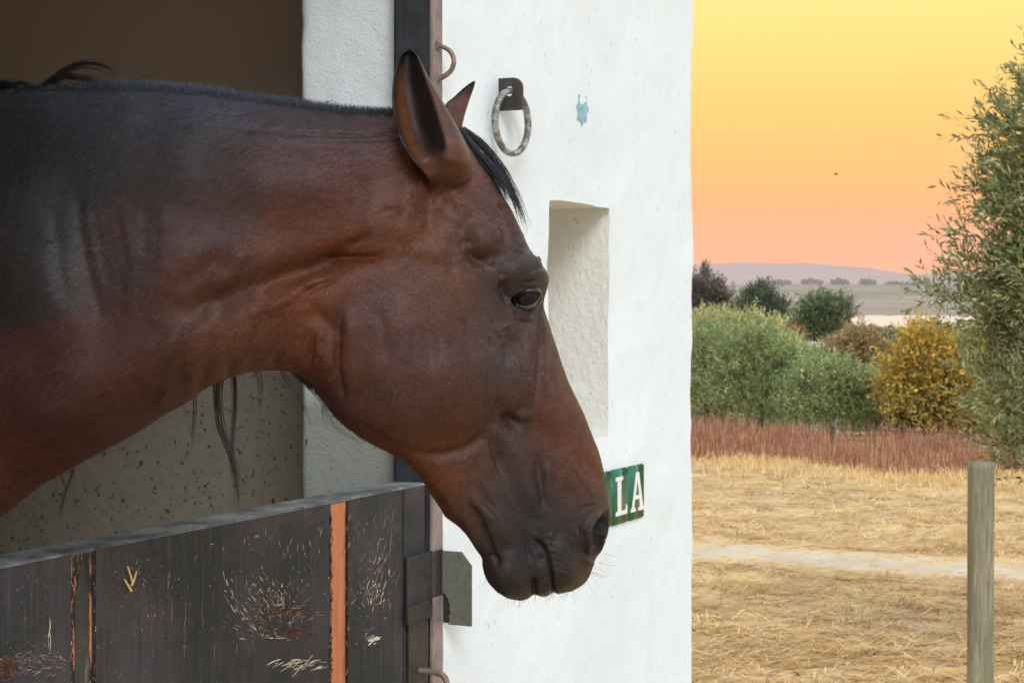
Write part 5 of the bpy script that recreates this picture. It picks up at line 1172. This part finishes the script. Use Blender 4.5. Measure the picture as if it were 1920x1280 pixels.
tree('reed_bush', 'pale yellow green bush behind the tall olive shrub', [(1350, 640, 42), (1400, 650, 46), (1440, 655, 40), (1320, 640, 40), (1470, 670, 34)], 36, 1390, bz(36), .09, .011, SH2, 18000, .05, 1.2, .4, 'bush')
YL = [(214, 176, 66), (198, 168, 68), (178, 158, 74), (220, 188, 86), (160, 148, 72), (204, 158, 74)]
tree('yellow_tree', 'small tree with yellow autumn leaves beside the olive tree', [(1735, 680, 62, 0), (1790, 690, 62, .2), (1700, 715, 48, 0), (1760, 740, 62, 0), (1720, 770, 48, 0), (1800, 750, 62, .2), (1770, 790, 44, 0), (1830, 720, 55, .3), (1680, 745, 34, 0), (1745, 650, 38, 0)], 27.2, 1722, bz(27.2), .066, .019, YL, 22000, .05, .35, .8, twig=7, trunk_top=(1735, 740), subs=12, shell=.2, pal2=[(182, 162, 88), (166, 152, 84), (194, 164, 92), (144, 140, 78)])
tree('green_bush', 'dark green bush under the yellow tree', [(1722, 812, 30), (1770, 815, 32), (1690, 812, 26), (1815, 815, 30)], 27.6, 1740, bz(27.6), .06, .013, [(84, 92, 36), (70, 80, 34), (104, 106, 44)], 8000, .03, .5, .6, 'bush')
tree('brown_tree', 'round brown leaved tree between the yellow tree and the dark tree', [(1605, 672, 45), (1640, 668, 30), (1570, 690, 34), (1600, 710, 40), (1625, 648, 22)], 44, 1605, bz(44), .085, .020, [(176, 144, 96), (158, 132, 88), (190, 158, 110), (144, 132, 84)], 14000, .07, .4, .8, twig=7)
tree('orange_bush', 'small rusty leaved bush behind the olive hedge', [(1482, 636, 14), (1490, 665, 15), (1465, 640, 10)], 40, 1482, bz(40), .08, .018, [(172, 122, 84), (156, 116, 76), (126, 118, 76)], 2600, .03, .5, .7, 'bush', twig=6)
DG = [(100, 112, 82), (86, 100, 74), (116, 124, 90), (78, 92, 70)]
tree('dark_tree', 'dark green tree with a pointed top above the hedge', [(1425, 585, 36), (1425, 562, 22), (1405, 580, 22), (1450, 590, 24), (1430, 620, 40), (1424, 545, 10)], 72, 1425, bz(72), .13, .030, DG, 12000, .12, .5, .8, twig=7)
tree('dark_tree', 'leaning round green tree behind the brown tree', [(1545, 592, 36), (1530, 610, 34), (1565, 590, 28), (1510, 630, 36), (1500, 660, 34), (1530, 650, 36)], 66, 1520, bz(66), .13, .030, [(122, 130, 86), (106, 118, 78), (138, 142, 96), (92, 106, 70)], 16000, .12, .4, .8, twig=7)
tree('dark_tree', 'brown grey leafy tree against the edge of the white wall', [(1322, 565, 34), (1300, 560, 40), (1340, 560, 22), (1330, 595, 30), (1362, 590, 16)], 80, 1320, bz(80), .14, .032, [(112, 102, 90), (96, 90, 78), (124, 112, 98)], 12000, .14, .3, .8, twig=7)
tree('pine_tree', 'tiny dark conifer on the skyline beside the white wall', [(1322, 507, 4, 0, 12), (1322, 518, 6, 0, 8)], 420, 1322, bz(420), .35, .12, [(96, 90, 84), (84, 80, 72)], 900, .2, .9, .5, twig=5, limbs=4)
def far_wood(name, label, rects, Y, pal, n, size):
    V, Fc, CC = [], [], []; pal = np.array([s2l(c) for c in pal]); Vs = []; Cs = []
    for (u0, u1, v0, v1) in rects:
        m = n//len(rects); Yr = Y*rng.uniform(.93, 1.07, m); u = rng.uniform(u0, u1, m); prof = np.array([noise.noise(Vector((x*.055, Y, 0)))+.6*noise.noise(Vector((x*.17, Y, 3))) for x in u])
        v = v1+(v0-v1)*rng.random(m)**.7*(.65+.5*prof); P = np.stack([(u-HX)/F*Yr, Yr, HC-(v-HY)/F*Yr], 1)
        D = rng.normal(0, 1, (m, 3)); D /= np.linalg.norm(D, axis=1)[:, None]; v_, f_, c_ = leaf_mesh(P, D, size*rng.uniform(.6, 1.4, m), size*.35*rng.uniform(.6, 1.4, m), rng.normal(0, 1, (m, 3)), pal[rng.integers(0, len(pal), m)]*rng.lognormal(0, .2, m)[:, None])
        Fc.append(f_+sum(len(x) for x in Vs)); Vs.append(v_); Cs.append(c_)
    tag(mesh_obj(name, np.concatenate(Vs), np.concatenate(Fc), LEAF, None, False, colors=np.clip(np.concatenate(Cs), 0, 1)), label, 'wood', kind='stuff')
far_wood('far_wood', 'belt of dull green scrub on the near bank of the water', [(1200, 2100, 604, 650)], 900, [(104, 122, 84), (90, 108, 76), (120, 130, 92)], 14000, 3.2)
far_wood('middle_wood', 'grey green scrub between the dark trees and the yellow tree', [(1200, 2100, 628, 690)], 240, [(118, 130, 100), (100, 116, 86), (134, 138, 104)], 12000, 1.1)
far_wood('ridge_trees', 'row of tiny trees along the far rise', [(1290, 1345, 526, 534), (1440, 1480, 526, 533), (1505, 1540, 523, 534), (1560, 1590, 525, 534), (1615, 1640, 524, 533), (1660, 1740, 529, 534), (1800, 2000, 526, 534)], 4550, [(130, 120, 108), (116, 110, 98)], 2100, 9)
def cottage():
    Y = 58; z1 = px(0, 652, Y)[2]; zr = px(0, 640, Y)[2]; x0, x1 = px(1520, 0, Y)[0], px(1572, 0, Y)[0]; zb = bz(Y)-.2
    root = empty('shed', ((x0+x1)/2, Y, zb+.2)); tag(root, 'low pale roofed shed half hidden behind the brown tree', 'shed')
    def bx(name, X0, X1, Y0, Y1, Z0, Z1, mat, rz=0):
        bm = bmesh.new(); vs = [bm.verts.new((x, y, z)) for x in (X0, X1) for y in (Y0, Y1) for z in (Z0, Z1)]
        for f in ((0, 1, 3, 2), (4, 6, 7, 5), (0, 4, 5, 1), (2, 3, 7, 6), (0, 2, 6, 4), (1, 5, 7, 3)): bm.faces.new([vs[i] for i in f])
        return under(bm_obj(name, bm, mat, None, False, .02), root)
    wm = m_simple('shed_wall', (.48, .45, .44), .85, 0, 3, .2); rm = m_simple('shed_roof', (.62, .52, .45), .7, 0, 3, .2); dm = m_simple('shed_dark', (.07, .065, .06), .5)
    bx('wall', x0, x1, Y, Y+2.5, zb, z1, wm); bx('roof', x0-.12, x1+.12, Y-.15, Y+2.7, z1+.004, z1+.14, rm); bx('window', x0+.25, x0+.6, Y-.02, Y+.05, z1-.62, z1-.2, dm); bx('door', x1-.45, x1-.12, Y-.02, Y+.05, z1-1.1, z1-.18, dm)
cottage()
def wire_fence():
    Y = 25.2; root = empty('wire_fence', px(1700, 850, Y)); tag(root, 'thin wire fence in front of the yellow tree', 'fence'); mt = m_simple('fence_wire', (.08, .075, .07), .6, .3); z = [px(0, 806, Y)[2], px(0, 826, Y)[2]]
    for zz in z:
        P = [np.array([px(u, 0, Y)[0], Y+.3*math.sin(u*.01), zz+.02*math.sin(u*.013)]) for u in np.linspace(1560, 2100, 20)]; V, Fc = tubes([P], [.006], 5); under(mesh_obj('wire', V, Fc, mt), root)
    for u in (1560, 1690, 1815, 1950):
        b = px(u, 0, Y); V, Fc = tubes([[np.array([b[0], Y, bz(Y)-.1]), np.array([b[0]+.01, Y, z[0]+.06])]], [.028], 8); under(mesh_obj('stake', V, Fc, BARK), root)
wire_fence()
def bird():
    c = px(1567, 327, 60); V, Fc = tubes([[c+np.array([-.07, 0, 0]), c+np.array([-.02, 0, .004]), c+np.array([.05, 0, .004]), c+np.array([.085, 0, 0])]], [[.006, .022, .024, .006]], 6); b = len(V)
    W_ = np.array([c+np.array(p) for p in ((-.02, 0, .01), (.03, 0, .012), (.0, -.13, .05), (-.03, -.13, .05), (.0, .13, .05), (-.03, .13, .05))]); Fc += [(b, b+1, b+2, b+3), (b+1, b, b+5, b+4)]
    tag(mesh_obj('bird', np.concatenate([V, W_]), Fc, m_simple('bird_dark', (.05, .04, .04), .8)), 'tiny dark bird flying in the orange sky', 'bird')
bird()
def haze():
    bm = bmesh.new(); X, Y0, Y1, Z0, Z1 = 11500, -60, 9700, -45, 330
    vs = [bm.verts.new((x, y, z)) for x in (-X, X) for y in (Y0, Y1) for z in (Z0, Z1)]
    for f in ((0, 1, 3, 2), (4, 6, 7, 5), (0, 4, 5, 1), (2, 3, 7, 6), (0, 2, 6, 4), (1, 5, 7, 3)): bm.faces.new([vs[i] for i in f])
    m = bpy.data.materials.new('haze_air'); m.use_nodes = True; t = m.node_tree; t.nodes.clear(); o_ = t.nodes.new('ShaderNodeOutputMaterial'); v_ = t.nodes.new('ShaderNodeVolumePrincipled')
    v_.inputs['Color'].default_value = (1.0, .84, .80, 1); v_.inputs['Density'].default_value = 8.5e-5; v_.inputs['Anisotropy'].default_value = .2; t.links.new(v_.outputs[0], o_.inputs['Volume'])
    o = bm_obj('haze', bm, m); tag(o, 'thin evening haze over the valley', 'haze', kind='stuff')
HAZE = True
if HAZE: haze()
